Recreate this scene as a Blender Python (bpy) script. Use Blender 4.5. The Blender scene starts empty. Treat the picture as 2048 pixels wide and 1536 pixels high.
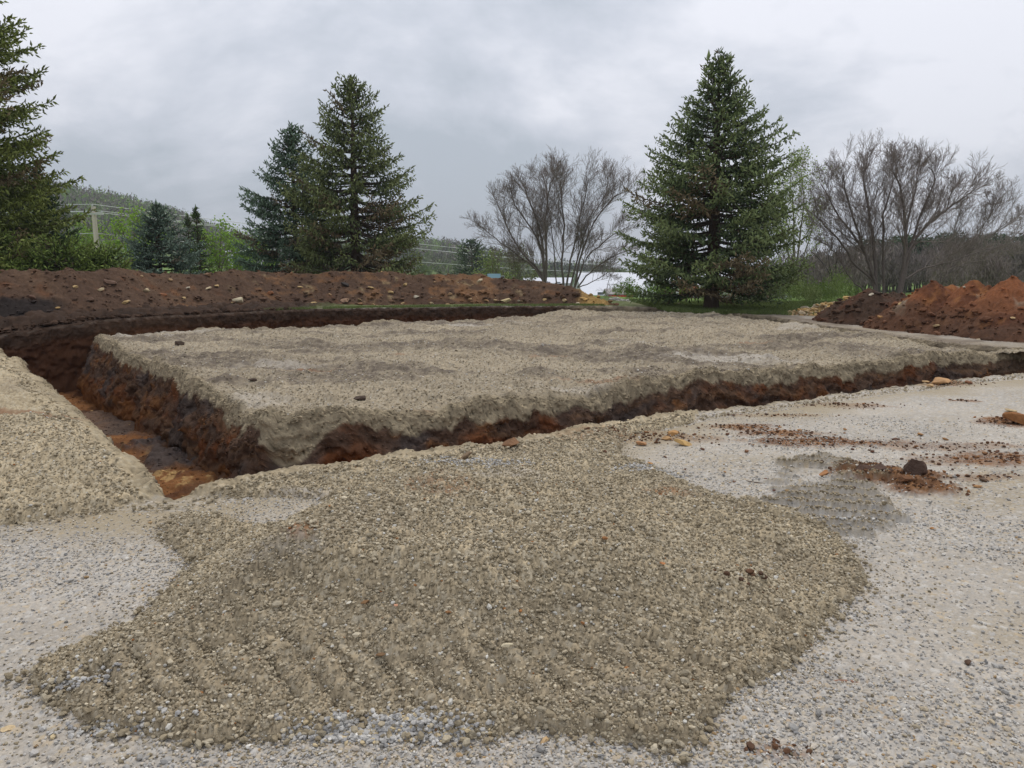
import bpy, math, random, time
import numpy as np
T0 = time.time()
random.seed(7)
RG = np.random.default_rng(7)
C = bpy.context.scene.collection
R = math.radians
SC = bpy.context.scene

# ------------------------------------------------------------------ camera
CAMH, PITCH, FPX = 1.65, R(8.4), 1547.0
cam_d = bpy.data.cameras.new('camera'); cam = bpy.data.objects.new('camera', cam_d); C.objects.link(cam)
cam.location = (0, 0, CAMH); cam.rotation_euler = (R(90) - PITCH, 0, 0)
cam_d.sensor_width = 36; cam_d.lens = 36 * FPX / 2048; cam_d.clip_start = .1; cam_d.clip_end = 20000
SC.camera = cam

# ------------------------------------------------------------------ sky and sun (overcast)
SUN_EL, SUN_AZ = 58, 18      # degrees; azimuth measured from +Y (ahead) towards +X
wd = bpy.data.worlds.new('World'); SC.world = wd; wd.use_nodes = True
nt = wd.node_tree; nt.nodes.clear()
def N(tree, t, **k):
    n = tree.nodes.new(t)
    for a, b in k.items(): setattr(n, a, b)
    return n
L = nt.links.new
out = N(nt, 'ShaderNodeOutputWorld'); bg = N(nt, 'ShaderNodeBackground'); bg.inputs[1].default_value = .1
sky = N(nt, 'ShaderNodeTexSky', sky_type='NISHITA', sun_disc=False, sun_elevation=R(SUN_EL), sun_rotation=R(SUN_AZ))
tc = N(nt, 'ShaderNodeTexCoord'); sep = N(nt, 'ShaderNodeSeparateXYZ'); L(tc.outputs['Generated'], sep.inputs[0])
def M(op, a, b=None, c=None, tree=nt):
    n = N(tree, 'ShaderNodeMath', operation=op)
    for i, q in enumerate((a, b, c)):
        if q is None: continue
        if isinstance(q, (int, float)): n.inputs[i].default_value = q
        else: tree.links.new(q, n.inputs[i])
    return n.outputs[0]
zz = M('ADD', M('MAXIMUM', sep.outputs[2], 0.0), .34)
cmb = N(nt, 'ShaderNodeCombineXYZ'); L(M('DIVIDE', sep.outputs[0], zz), cmb.inputs[0]); L(M('DIVIDE', sep.outputs[1], zz), cmb.inputs[1])
cmb.inputs[2].default_value = 3.7
n1 = N(nt, 'ShaderNodeTexNoise'); n1.inputs['Scale'].default_value = 1.0; n1.inputs['Detail'].default_value = 7; n1.inputs['Roughness'].default_value = .58; n1.inputs['Distortion'].default_value = .3
L(cmb.outputs[0], n1.inputs['Vector'])
cr = N(nt, 'ShaderNodeValToRGB'); e = cr.color_ramp.elements
e[0].position = .41; e[0].color = (.455, .50, .56, 1); e[1].position = .60; e[1].color = (.83, .84, .90, 1)
q = cr.color_ramp.elements.new(.5); q.color = (.61, .64, .71, 1)
L(n1.outputs[0], cr.inputs[0])
# a cloud deck is brighter overhead than at the horizon
gr = N(nt, 'ShaderNodeMapRange'); gr.inputs[1].default_value = 0; gr.inputs[2].default_value = .55; gr.inputs[3].default_value = 9.6; gr.inputs[4].default_value = 12.0
L(sep.outputs[2], gr.inputs[0])
vs = N(nt, 'ShaderNodeVectorMath', operation='SCALE'); L(cr.outputs[0], vs.inputs[0]); L(gr.outputs[0], vs.inputs['Scale'])
mx = N(nt, 'ShaderNodeMix', data_type='RGBA'); mx.inputs[0].default_value = .93
L(sky.outputs[0], mx.inputs[6]); L(vs.outputs[0], mx.inputs[7]); L(mx.outputs[2], bg.inputs[0]); L(bg.outputs[0], out.inputs[0])
sd_ = bpy.data.lights.new('sun', 'SUN'); sd_.energy = 1.5; sd_.angle = R(25); sd_.color = (1, .94, .85)
sun = bpy.data.objects.new('sun', sd_); C.objects.link(sun); sun.rotation_euler = (R(90 - SUN_EL), 0, R(180 - SUN_AZ) - R(0))
sun.rotation_euler = (-R(90 - SUN_EL), 0, -R(SUN_AZ))
SC.view_settings.view_transform = 'Standard'; SC.view_settings.look = 'None'; SC.view_settings.exposure = .12; SC.view_settings.gamma = 1
SC.cycles.max_bounces = 4; SC.cycles.diffuse_bounces = 2; SC.cycles.transparent_max_bounces = 4

# ------------------------------------------------------------------ helpers
def W(u, v, z=0.0):
    "pixel of the photograph -> point of the place at height z"
    k = (v - 768) / FPX
    dz = -math.sin(PITCH) - k * math.cos(PITCH); dy = math.cos(PITCH) - k * math.sin(PITCH)
    t = (z - CAMH) / dz
    return np.array(((u - 1024) / FPX * t, dy * t, z))
def WD(u, v, d):
    k = (v - 768) / FPX
    dz = -math.sin(PITCH) - k * math.cos(PITCH); dy = math.cos(PITCH) - k * math.sin(PITCH)
    t = d / dy
    return np.array(((u - 1024) / FPX * t, d, CAMH + dz * t))
def poly(pts): return np.array([W(*p)[:2] for p in pts])
def ss(a, b, x):
    t = np.clip((x - a) / (b - a), 0, 1); return t * t * (3 - 2 * t)
def mix(a, b, t):
    a = np.asarray(a, np.float32); b = np.asarray(b, np.float32)
    if getattr(t, 'ndim', 0) == 1: t = t[:, None]
    return a * (1 - t) + b * t
def h2(ix, iy, s=0):
    h = (ix.astype(np.int64) * 374761393 + iy.astype(np.int64) * 668265263 + s * 974634777) & 0xffffffff
    h = ((h ^ (h >> 13)) * 1274126177) & 0xffffffff
    h = ((h ^ (h >> 16)) * 2246822519) & 0xffffffff
    return ((h ^ (h >> 15)) & 0xffffff).astype(np.float32) / 16777216.0
def vn(x, y, s=0):
    ix = np.floor(x); iy = np.floor(y); fx = (x - ix).astype(np.float32); fy = (y - iy).astype(np.float32)
    fx = fx * fx * (3 - 2 * fx); fy = fy * fy * (3 - 2 * fy)
    a = h2(ix, iy, s); b = h2(ix + 1, iy, s); c = h2(ix, iy + 1, s); d = h2(ix + 1, iy + 1, s)
    return a + (b - a) * fx + (c - a) * fy + (a - b - c + d) * fx * fy
def fbm(x, y, o=4, s=0):
    r = 0; am = .5; f = 1.0
    for i in range(o):
        ca, sa = math.cos(.5 + i * 1.1), math.sin(.5 + i * 1.1)
        r = r + am * (vn((x * ca + y * sa) * f + i * 17.3, (y * ca - x * sa) * f - i * 9.1, s + i) - .5) * 2; am *= .5; f *= 2.03
    return r
def voro(x, y, s=0):
    ix = np.floor(x); iy = np.floor(y)
    b = np.full(x.shape, 9, np.float32); idh = np.zeros(x.shape, np.float32)
    for dx in (-1, 0, 1):
        for dy in (-1, 0, 1):
            cx = ix + dx; cy = iy + dy; a = h2(cx, cy, s); c = h2(cx, cy, s + 5)
            d = (cx + .1 + .8 * a - x) ** 2 + (cy + .1 + .8 * c - y) ** 2
            d = d.astype(np.float32); m = d < b
            b = np.where(m, d, b); idh = np.where(m, (a * 7.13 + c * 3.7) % 1, idh)
    return np.sqrt(b), idh
def dome(f1, r=.72): return np.sqrt(np.clip(1 - (f1 / r) ** 2, 0, 1))
def sdp(x, y, P):
    "signed distance to polygon, positive inside"
    n = len(P); d = np.full(x.shape, 1e9, np.float32); ins = np.zeros(x.shape, bool)
    for i in range(n):
        ax, ay = P[i]; bx, by = P[(i + 1) % n]; ex, ey = bx - ax, by - ay
        wx, wy = x - ax, y - ay
        t = np.clip((wx * ex + wy * ey) / (ex * ex + ey * ey), 0, 1)
        q = (wx - ex * t) ** 2 + (wy - ey * t) ** 2; d = np.minimum(d, q.astype(np.float32))
        c = (ay <= y) != (by <= y)
        if ey != 0: ins ^= c & (x < ax + ex * (y - ay) / ey)
    d = np.sqrt(d); return np.where(ins, d, -d)
def dline(x, y, P):
    d = np.full(x.shape, 1e9, np.float32)
    for i in range(len(P) - 1):
        ax, ay = P[i][:2]; bx, by = P[i + 1][:2]; ex, ey = bx - ax, by - ay
        t = np.clip(((x - ax) * ex + (y - ay) * ey) / (ex * ex + ey * ey), 0, 1)
        d = np.minimum(d, np.hypot(x - ax - ex * t, y - ay - ey * t).astype(np.float32))
    return d

def tag(o, label=None, cat=None, group=None, kind=None):
    if label: o['label'] = label
    if cat: o['category'] = cat
    if group: o['group'] = group
    if kind: o['kind'] = kind
    return o
def empty(name, loc=(0, 0, 0), label=None, cat=None, group=None):
    o = bpy.data.objects.new(name, None); C.objects.link(o); o.location = loc
    o.empty_display_size = .2
    return tag(o, label, cat, group)
def mesh(name, V, F, mat, col=None, parent=None, smooth=False, origin=None):
    "F: list of int arrays (n,3) or (n,4)"
    V = np.asarray(V, np.float32)
    if origin is not None: V = V - np.asarray(origin, np.float32)
    if not isinstance(F, list): F = [F]
    F = [np.asarray(f, np.int32) for f in F if len(f)]
    me = bpy.data.meshes.new(name)
    me.vertices.add(len(V)); me.vertices.foreach_set('co', V.ravel())
    nl = sum(f.size for f in F); npol = sum(len(f) for f in F)
    me.loops.add(nl); me.loops.foreach_set('vertex_index', np.concatenate([f.ravel() for f in F]))
    me.polygons.add(npol)
    tot = np.concatenate([np.full(len(f), f.shape[1], np.int32) for f in F])
    st = np.concatenate(([0], np.cumsum(tot)[:-1])).astype(np.int32)
    me.polygons.foreach_set('loop_start', st)
    if smooth: me.polygons.foreach_set('use_smooth', np.ones(npol, bool))
    else: me.polygons.foreach_set('use_smooth', np.zeros(npol, bool))
    me.update(calc_edges=True)
    if col is not None:
        a = me.attributes.new('Col', 'FLOAT_COLOR', 'POINT')
        cc = np.ones((len(V), 4), np.float32); cc[:, :3] = col
        a.data.foreach_set('color', cc.ravel())
    if mat: me.materials.append(mat)
    o = bpy.data.objects.new(name, me); C.objects.link(o)
    if parent is not None: o.parent = parent
    elif origin is not None: o.location = origin
    return o
def compact(V, F, col=None):
    used = np.zeros(len(V), bool); used[F.ravel()] = True
    idx = np.cumsum(used) - 1
    return V[used], idx[F], (col[used] if col is not None else None)
def grid_faces(nr, nc):
    i = np.arange(nr * nc).reshape(nr, nc)
    return np.stack([i[:-1, :-1], i[:-1, 1:], i[1:, 1:], i[1:, :-1]], -1).reshape(-1, 4)

def mat(name, base=None, rough=.9, var=.12, vscale=30, bump=0, bscale=60, spec=.25, obj=False, metal=0, trans=0):
    m = bpy.data.materials.new(name); m.use_nodes = True; t = m.node_tree; p = t.nodes['Principled BSDF']
    p.inputs['Roughness'].default_value = rough; p.inputs['Specular IOR Level'].default_value = spec; p.inputs['Metallic'].default_value = metal
    co = N(t, 'ShaderNodeTexCoord')
    if base is None:
        a = N(t, 'ShaderNodeAttribute', attribute_name='Col'); src = a.outputs['Color']
    else:
        a = N(t, 'ShaderNodeRGB'); a.outputs[0].default_value = (*base, 1); src = a.outputs[0]
    n = N(t, 'ShaderNodeTexNoise'); n.inputs['Scale'].default_value = vscale; n.inputs['Detail'].default_value = 5; n.inputs['Roughness'].default_value = .65
    t.links.new(co.outputs['Object'], n.inputs['Vector'])
    k = M('MULTIPLY_ADD', n.outputs[0], 2 * var * 2, 1 - 2 * var, tree=t)
    v = N(t, 'ShaderNodeVectorMath', operation='SCALE'); t.links.new(src, v.inputs[0]); t.links.new(k, v.inputs['Scale'])
    t.links.new(v.outputs[0], p.inputs['Base Color'])
    if bump:
        n2 = N(t, 'ShaderNodeTexNoise'); n2.inputs['Scale'].default_value = bscale; n2.inputs['Detail'].default_value = 4
        t.links.new(co.outputs['Object'], n2.inputs['Vector'])
        b = N(t, 'ShaderNodeBump'); b.inputs['Strength'].default_value = .8; b.inputs['Distance'].default_value = bump
        t.links.new(n2.outputs[0], b.inputs['Height']); t.links.new(b.outputs[0], p.inputs['Normal'])
    if trans:
        d = N(t, 'ShaderNodeBsdfTranslucent'); t.links.new(v.outputs[0], d.inputs[0])
        mm = N(t, 'ShaderNodeMixShader'); mm.inputs[0].default_value = trans
        o = t.nodes['Material Output']; t.links.new(p.outputs[0], mm.inputs[1]); t.links.new(d.outputs[0], mm.inputs[2]); t.links.new(mm.outputs[0], o.inputs[0])
    return m
MG = mat('gravel', rough=.93, var=.13, vscale=90, bump=.003, bscale=160, spec=.15)
MS = mat('soil', rough=.95, var=.2, vscale=28, bump=.012, bscale=45, spec=.1)
MSTONE = mat('stone', rough=.8, var=.12, vscale=60, bump=.002, bscale=120, spec=.3)
MROCK = mat('rock', rough=.85, var=.2, vscale=14, bump=.012, bscale=22, spec=.25)
MGR = mat('grass_land', rough=.95, var=.22, vscale=1.5, bump=.05, bscale=6, spec=.1)
MNEED = mat('needles', rough=.75, var=.18, vscale=6, spec=.2, trans=.15)
MBARK = mat('bark', rough=.95, var=.25, vscale=12, bump=.01, bscale=30, spec=.1)
MLEAF = mat('leaves', rough=.7, var=.15, vscale=2, spec=.2, trans=.3)
MWOOD = mat('far_woods', rough=.95, var=.15, vscale=.05, spec=.05)

# ------------------------------------------------------------------ the lie of the land
def z_in(x, y): return .02 + .20 * ss(11, 24, y) * ss(-9, 4, x)
def z_out0(x, y):
    a = z_in(x, y); z = a + (.43 - a) * ss(15.5, 18.2, y + .12 * np.minimum(x, 0)) * (1 - ss(2, 8, x))
    return z
P_OUT = poly([(352, 975, .12), (480, 952, .1), (640, 927, .1), (860, 907, .1), (1000, 884, .1), (1120, 870, .08), (1260, 847, .06), (1400, 821, .05), (1560, 802, .05), (1800, 768, .06), (2048, 741, .08), (2480, 700, .14),
              (2460, 676, .17), (2048, 690, .18), (1860, 672, .22), (1650, 643, .3), (1540, 629, .3), (1400, 615, .35), (1230, 612, .42), (900, 615, .42), (600, 620, .42), (400, 630, .42),
              (170, 642, .42), (-90, 650, .42), (-70, 682, .2), (0, 708, .25), (60, 740, .27), (200, 852, .27), (310, 950, .2)])
P_IN = poly([(555, 835, .05), (860, 812, .05), (1130, 782, .05), (1400, 750, .06), (1640, 727, .08), (1900, 706, .1), (2360, 684, .14), (2250, 690, .15), (2048, 698, .15), (1860, 682, .2),
             (1650, 656, .22), (1540, 641, .23), (1400, 628, .25), (1300, 625, .25), (1130, 628, .22), (900, 638, .2), (600, 651, .15), (380, 654, .12), (175, 656, .1),
             (235, 690, .08), (370, 750, .05), (470, 800, .05)])
# foreground mound and its spread
P_MOUND = poly([(60, 1378), (120, 1330), (230, 1290), (300, 1240), (335, 1190), (395, 1140), (350, 1110), (318, 1085), (345, 1045), (420, 1040), (520, 1075), (640, 1040), (700, 1012), (620, 1000), (480, 1000), (350, 1000),
                (350, 940), (640, 900), (1000, 850), (1260, 810), (1420, 800), (1380, 850), (1240, 885), (1235, 920), (1300, 945), (1400, 990), (1490, 1015), (1580, 1045), (1690, 1098), (1745, 1172), (1690, 1225),
                (1625, 1290), (1580, 1350), (1450, 1405), (1420, 1455), (1345, 1520), (1200, 1485), (1080, 1462), (980, 1480), (900, 1492), (760, 1475), (600, 1490), (450, 1502), (330, 1490), (200, 1465), (120, 1428)])
P_HEAP = poly([(-900, 800), (-400, 730), (-60, 700), (100, 722), (260, 850), (420, 955), (350, 990), (290, 1012), (200, 1030), (100, 1048), (0, 1058), (-200, 1120), (-600, 1180)])
RIDGES = [([W(345, 1215, .08), W(430, 1130, .25), W(520, 1094, .42), W(640, 1108, .42), W(780, 1120, .42), W(900, 1128, .42), W(1100, 1115, .4), W(1300, 1118, .35), W(1480, 1140, .25)], .08, .19),
          ([W(690, 1015, .12), W(790, 1018, .25), W(900, 1000, .32), W(1050, 985, .34), W(1250, 985, .32), W(1400, 1020, .22), W(1540, 1075, .18)], .11, .17),
          ([W(860, 1030, .3), W(1000, 1060, .33), W(1180, 1072, .33), W(1350, 1090, .3)], .05, .09),
          ([W(560, 1150, .3), W(700, 1180, .28), W(900, 1185, .28)], .03, .1)]
TREAD = ([W(150, 1420), W(300, 1400), W(500, 1400), W(760, 1420), W(1000, 1415), W(1200, 1385), W(1400, 1375)], .15)

def zones(x, y):
    r = {}
    en = fbm(x * 4, y * 4, 4, 91) * .05 + fbm(x * 13, y * 13, 4, 95) * .05
    r['sdo'] = sdp(x, y, P_OUT)
    r['sdi'] = sdp(x, y, P_IN)
    r['sm'] = sdp(x, y, P_MOUND) + en
    r['sh'] = sdp(x, y, P_HEAP) + en
    return r
def lug(x, y): return np.clip(np.sin((x * .75 + y * .66 + .05 * fbm(x * 4, y * 4, 3, 3)) * 2 * np.pi / .115) * 1.5 + .9 * fbm(x * 14, y * 14, 2, 5), -1, 1)
def t_mound(x, y, sm):
    yy = ss(5.6, 3.6, y + .0 * x)
    t = np.minimum(sm * .62, .025 + (.29 * ss(1.6, -.2, x) + .10) * yy * ss(0, 1.1, sm) + .04 * ss(0, .3, sm))
    for P, hh, w in RIDGES:
        d = dline(x, y, P); t = t + hh * np.exp(-(d / w) ** 2) * ss(0, .25, sm)
    t = t + fbm(x * 1.8, y * 1.8, 3, 21) * .085 * ss(0, .4, sm)
    # tyre tread lugs pressed along the front foot
    d = dline(x, y, TREAD[0]); m = ss(TREAD[1], TREAD[1] * .55, d) * ss(0, .1, sm)
    wv = lug(x, y)
    t = t + m * ss(-.5, -.1, fbm(x * 2.3, y * 2.3, 3, 4)) * (.017 * wv * (.4 + 1.2 * vn(x * 5, y * 5, 6)) - .010)
    return np.where(sm > 0, t, sm)
def t_heap(x, y, sh):
    t = np.minimum(sh * .7, .05 + .22 * ss(0, 1.0, sh)) + fbm(x * 1.3, y * 1.3, 4, 33) * .10 * ss(0, .4, sh)
    return np.where(sh > 0, t, sh)
def micro(x, y, kind):
    "small stones: height and colour index fields"
    if kind == 'lot':
        f, i = voro(x / .017, y / .017, 1); f2, i2 = voro(x / .036, y / .036, 2)
        big = (i2 > .80) & (f2 < .5)
        return dome(f, .6), i, big, i2, dome(f2, .5)
    f, i = voro(x / .015, y / .015, 3); f2, i2 = voro(x / .034, y / .034, 4)
    return dome(f, .75), i, (i2 > .7) & (f2 < .42), i2, dome(f2, .8)
TAN = np.array((.35, .285, .188)); TANL = np.array((.50, .435, .32)); DUST = np.array((.41, .368, .312))
DKB = np.array((.040, .024, .016)); RED = np.array((.15, .055, .022)); ORG = np.array((.30, .125, .04)); YEL = np.array((.50, .33, .14)); GRYB = np.array((.15, .118, .088))
def pick(i, tab):
    "palette by random index"
    out = np.zeros((len(i), 3), np.float32); a = 0
    for w, c in tab: out[(i >= a) & (i <= a + w)] = c; a += w
    return out
LOTP = [(.30, (.43, .405, .37)), (.14, (.55, .52, .47)), (.23, (.35, .335, .31)), (.08, (.46, .385, .27)), (.18, (.50, .44, .36)), (.04, (.22, .215, .21)), (.031, (.40, .27, .14))]
def blob(x, y, u, v, ru, rv, seed=0, z=0):
    "stain round a spot; ru, rv in metres along and across the view"
    c = W(u, v, z); n = fbm(x * 5, y * 5, 4, 300 + seed) * .55
    d = np.sqrt(((x - c[0]) / ru) ** 2 + ((y - c[1]) / rv) ** 2)
    return ss(1.15, .55, d + n)
STAINS = [(1640, 890, .75, .22, 1), (1560, 872, .5, .16, 1), (1180, 878, .5, .25, .8), (1320, 880, .6, .3, .7), (2030, 850, .45, .3, 1), (1770, 960, .42, .32, 1.2), (1850, 985, .32, .16, 1.2), (1980, 925, .7, .25, .8), (1880, 770, .6, .25, .9), (1700, 815, .6, .2, .5),
          (1900, 900, .8, .2, .45), (1480, 860, .5, .2, .8), (1930, 805, .3, .1, .6), (1560, 835, .7, .1, .6), (1020, 890, .25, .22, 1), (1960, 960, .5, .12, .5), (1480, 1250, .2, .06, .15), (1550, 1515, .12, .05, .5)]
TRK = [W(1640, 940), W(1650, 1000), W(1640, 1050)]
def trk(x, y):
    d = dline(x, y, TRK); m = ss(.46, .38, d + fbm(x * 3, y * 3, 4, 60) * .3) * ss(-.45, -.1, fbm(x * 1.7, y * 1.7, 3, 64))
    wv = np.sin((y + x * .22 + .04 * fbm(x * 2.5, y * 2.5, 4, 61)) * 2 * np.pi / .2)
    return m, ss(.0, .7, wv + .8 * fbm(x * 7, y * 13, 4, 62))
def lot_surface(x, y):
    r = np.hypot(x, y)
    dm, i, big, i2, dm2 = micro(x, y, 'lot')
    fines = ss(-.12, .25, fbm(x * 1.1 + 3, y * 1.1, 4, 41) + 1.0 * 0 + .35 * fbm(x * 6, y * 6, 3, 42) + .12)
    st = 1 - .62 * fines
    z = z_out0(x, y) + fbm(x * .5, y * .5, 3, 40) * .03 + fbm(x * 3, y * 3, 3, 44) * .006
    show = (i * 7 % 1) < st
    z = z + .0045 * dm * show + .008 * dm2 * big * st
    c = DUST * (1 + .22 * fbm(x * 1.2, y * 2, 5, 46))[:, None] * (1 + .2 * (i - .5))[:, None] * (.86 + .28 * vn(x * 170, y * 170, 47))[:, None]; c = mix(c, TAN * .85, ss(-.05, .45, fbm(x * .8, y * .9, 5, 48)) * .6)
    sc = pick(i, LOTP); c = mix(c, sc, (.55 * show * ss(0, .35, dm)).astype(np.float32)); c = mix(c, pick(i2, [(.8, (.5, .485, .46)), (.1, (.66, .64, .60)), (.05, (.42, .42, .42)), (.051, (.52, .38, .2))]), (.35 * (big & (st > .3))).astype(np.float32))
    # stains of dropped soil and clods
    for k, (u, v, a, b, s) in enumerate(STAINS):
        m = blob(x, y, u, v, a, b, k) * s
        m = np.clip(m * (.55 + .9 * (vn(x * 40, y * 40, 50 + k))), 0, 1)
        sc = mix((.15, .075, .04), (.26, .13, .055), vn(x * 9, y * 9, 70 + k)); c = mix(c, sc * (1 + .5 * (i[:, None] - .5)), m); z = z + m * (.012 + .03 * (s > 1)) * (.4 + vn(x * 28, y * 28, 71))
    # track marks at the right
    m, rdg = trk(x, y)
    tf, ti = voro(x / .03, y / .03, 65)
    z = z + m * (.045 * rdg + .008 * dome(tf) * rdg * ti); c = mix(c, TAN * .62 * (.7 + .6 * ti[:, None]), np.clip(m * rdg ** 2 * (.5 + .35 * ss(-.2, .3, fbm(x * 2.2 + 1, y * 2.2, 3, 66))), 0, .9))
    return z, c
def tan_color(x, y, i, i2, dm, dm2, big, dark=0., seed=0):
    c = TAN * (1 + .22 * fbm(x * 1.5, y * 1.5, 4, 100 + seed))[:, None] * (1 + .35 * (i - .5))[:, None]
    c = c * ((.50 + .66 * ss(.05, .6, dm)) * (.8 + .4 * (i2 * 5 % 1)))[:, None]  # gaps between lumps darkened: damp fines, plus crevice shade painted into the colour
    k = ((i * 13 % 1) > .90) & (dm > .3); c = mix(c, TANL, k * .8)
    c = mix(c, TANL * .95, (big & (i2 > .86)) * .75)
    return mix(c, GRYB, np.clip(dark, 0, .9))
def mound_surface(x, y, zl, t, sm):
    tt = np.maximum(t, 0); xw, yw = x + .2 * tt, y + .42 * tt      # stones keep their size along the slope
    dm, i, big, i2, dm2 = micro(xw, yw, 'tan')
    dmf, jf = voro(xw / .0095, yw / .0095, 9)
    z = zl + t + (.013 * dm * (.4 + i) + .009 * dm2 * (.3 + .7 * i2) + .004 * dome(dmf) + .012 * fbm(xw * 9, yw * 9, 3, 110)) * ss(-.02, .06, sm)
    z = z - ss(TREAD[1], TREAD[1] * .55, dline(x, y, TREAD[0])) * ss(0, .8, lug(x, y)) * (.009 * dm * (.4 + i) + .007 * dm2 * i2)
    dk = .45 * ss(3.3, 2.7, y - .05 * x) + .55 * ss(-.1, .45, fbm(x * 1.1, y * 1.5, 5, 112))
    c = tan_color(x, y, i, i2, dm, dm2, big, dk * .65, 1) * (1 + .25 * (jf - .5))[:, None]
    m = blob(x, y, 880, 1035, .35, .2, 90, .3) * .5 + blob(x, y, 600, 1110, .1, .06, 91, .4) * .6 + blob(x, y, 1180, 885, .5, .3, 92) * .35 + blob(x, y, 1330, 960, .25, .15, 93, .2) * .6
    c = mix(c, mix(RED, ORG, vn(x * 12, y * 12, 115)), np.clip(m * vn(x * 30, y * 30, 116) * 1.4, 0, .9))
    m = blob(x, y, 970, 950, .55, .16, 94, .1) + blob(x, y, 1150, 985, .3, .05, 95, .3) + blob(x, y, 600, 985, .3, .1, 96, .05) + .5 * blob(x, y, 560, 1120, .2, .06, 97, .4) + .6 * blob(x, y, 1240, 1430, .25, .03, 98)
    return z, mix(c, DUST * 1.1, np.clip(m * (vn(x * 45, y * 45, 117) * 1.3), 0, .9))
def heap_surface(x, y, zl, t, sh):
    tt = np.maximum(t, 0); dm, i, big, i2, dm2 = micro(x + .2 * tt, y + .42 * tt, 'tan')
    z = zl + t + (.013 * dm * (.4 + i) + .022 * dm2 * (.3 + .7 * i2) + .045 * fbm(x * 5, y * 5, 5, 120)) * ss(-.02, .06, sh)
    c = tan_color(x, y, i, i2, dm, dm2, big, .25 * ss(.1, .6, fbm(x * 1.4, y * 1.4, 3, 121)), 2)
    m = blob(x, y, 60, 830, .9, .16, 122, .3) + blob(x, y, 150, 822, .4, .08, 123, .3)
    return z, mix(c, mix(RED * 1.3, TAN, .35), np.clip(m * (.3 + vn(x * 14, y * 14, 124)), 0, .9))
def out_height(x, y, zn=None):
    zn = zn or zones(x, y); zl, cl = lot_surface(x, y)
    tm = t_mound(x, y, zn['sm']); th = t_heap(x, y, zn['sh'])
    za, ca = mound_surface(x, y, zl, tm, zn['sm']); zb, cb = heap_surface(x, y, zl, th, zn['sh'])
    m = (zn['sm'] > 0); zl = np.where(m, za, zl); cl = np.where(m[:, None], ca, cl)
    m = (zn['sh'] > 0) & (zb > zl); zl = np.where(m, zb, zl); cl = np.where(m[:, None], cb, cl)
    return zl, cl
def pad_surface(x, y):
    dm, i, big, i2, dm2 = micro(x, y, 'tan')
    a = fbm(x * .55, y * .9, 4, 130); b = fbm(x * 1.7, y * 1.7, 4, 131)
    z = z_in(x, y) + .10 * a + .13 * b + .10 * np.abs(fbm(x * 3.1, y * 3.1, 3, 132)) + .010 * dm + .020 * dm2 * i2 + .02 * fbm(x * 8, y * 8, 3, 134)
    dk = ss(-.1, .4, fbm(x * .35 + 5, y * .9, 5, 133) * 1.2 + .35 * b + .22 * ss(1, -6, x) * ss(9, 14, y)) * .85
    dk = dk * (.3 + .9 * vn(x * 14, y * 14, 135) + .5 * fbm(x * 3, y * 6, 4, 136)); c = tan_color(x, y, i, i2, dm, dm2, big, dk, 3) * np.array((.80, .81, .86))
    mm = 0
    for k, (u, v, ru, rv) in enumerate([(270, 668, 1.5, .9), (1470, 715, 1.3, .5), (960, 656, 1.4, .5), (500, 792, .5, .35), (380, 660, 1, .4), (560, 725, .8, .35), (1300, 690, 1.4, .3), (1180, 770, .8, .2), (1620, 665, 1.2, .4), (1850, 700, .7, .2)]):
        mm = mm + blob(x, y, u, v, ru, rv, 140 + k, .08) * (.9 if k in (0, 1, 2) else .6)
    c = mix(c, DUST * 1.15, np.clip(mm * (.35 + .8 * vn(x * 25, y * 25, 150)), 0, .9))
    mm = 0
    for k, (u, v, ru, rv) in enumerate([(1230, 765, .9, .12), (1040, 805, .7, .12), (900, 815, .5, .12), (1100, 713, .5, .1), (800, 716, .25, .12), (1220, 788, .4, .1), (1500, 690, .6, .1), (630, 735, .5, .12)]):
        mm = mm + blob(x, y, u, v, ru, rv, 160 + k, .05)
    c = mix(c, mix(RED * 1.5, TAN, .3), np.clip(mm * (.2 + .7 * vn(x * 20, y * 20, 151)), 0, .8))
    return z, c
def floor_surface(x, y):
    z = -.88 - .45 * ss(9, 20, y) + fbm(x * 1.2, y * 1.2, 4, 170) * .12 + .05 * fbm(x * 8, y * 8, 4, 171)
    n = fbm(x * 4, y * 1.6, 5, 172)
    c = mix((.215, .095, .036), (.10, .042, .020), ss(-.2, .4, n)); c = mix(c, YEL * .9, ss(.2, .5, fbm(x * 9, y * 5, 4, 173)) * ss(12, 9.5, y) * .7)
    c = mix(c, DKB * 1.6, ss(.0, .4, fbm(x * 2.4, y * .9, 4, 174)) * .7); c = mix(c, np.array((.11, .085, .07)), ss(11.6, 12.6, y + n) * ss(15.5, 14.3, y + n) * .7)
    cl = ss(.05, .35, fbm(x * 2.6, y * 1.4, 4, 175) + .45 * ss(.9, .1, np.abs(sdp(x, y, P_IN) + .35)) - .1) * ss(12.3, 11.3, y) * ss(9.2, 9.9, y)
    f, i = voro(x / .09, y / .09, 8); z = z + cl * (.05 + .07 * dome(f) * i); c = mix(c, np.array((.075, .06, .055)), cl * .9)
    return z, c

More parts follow.
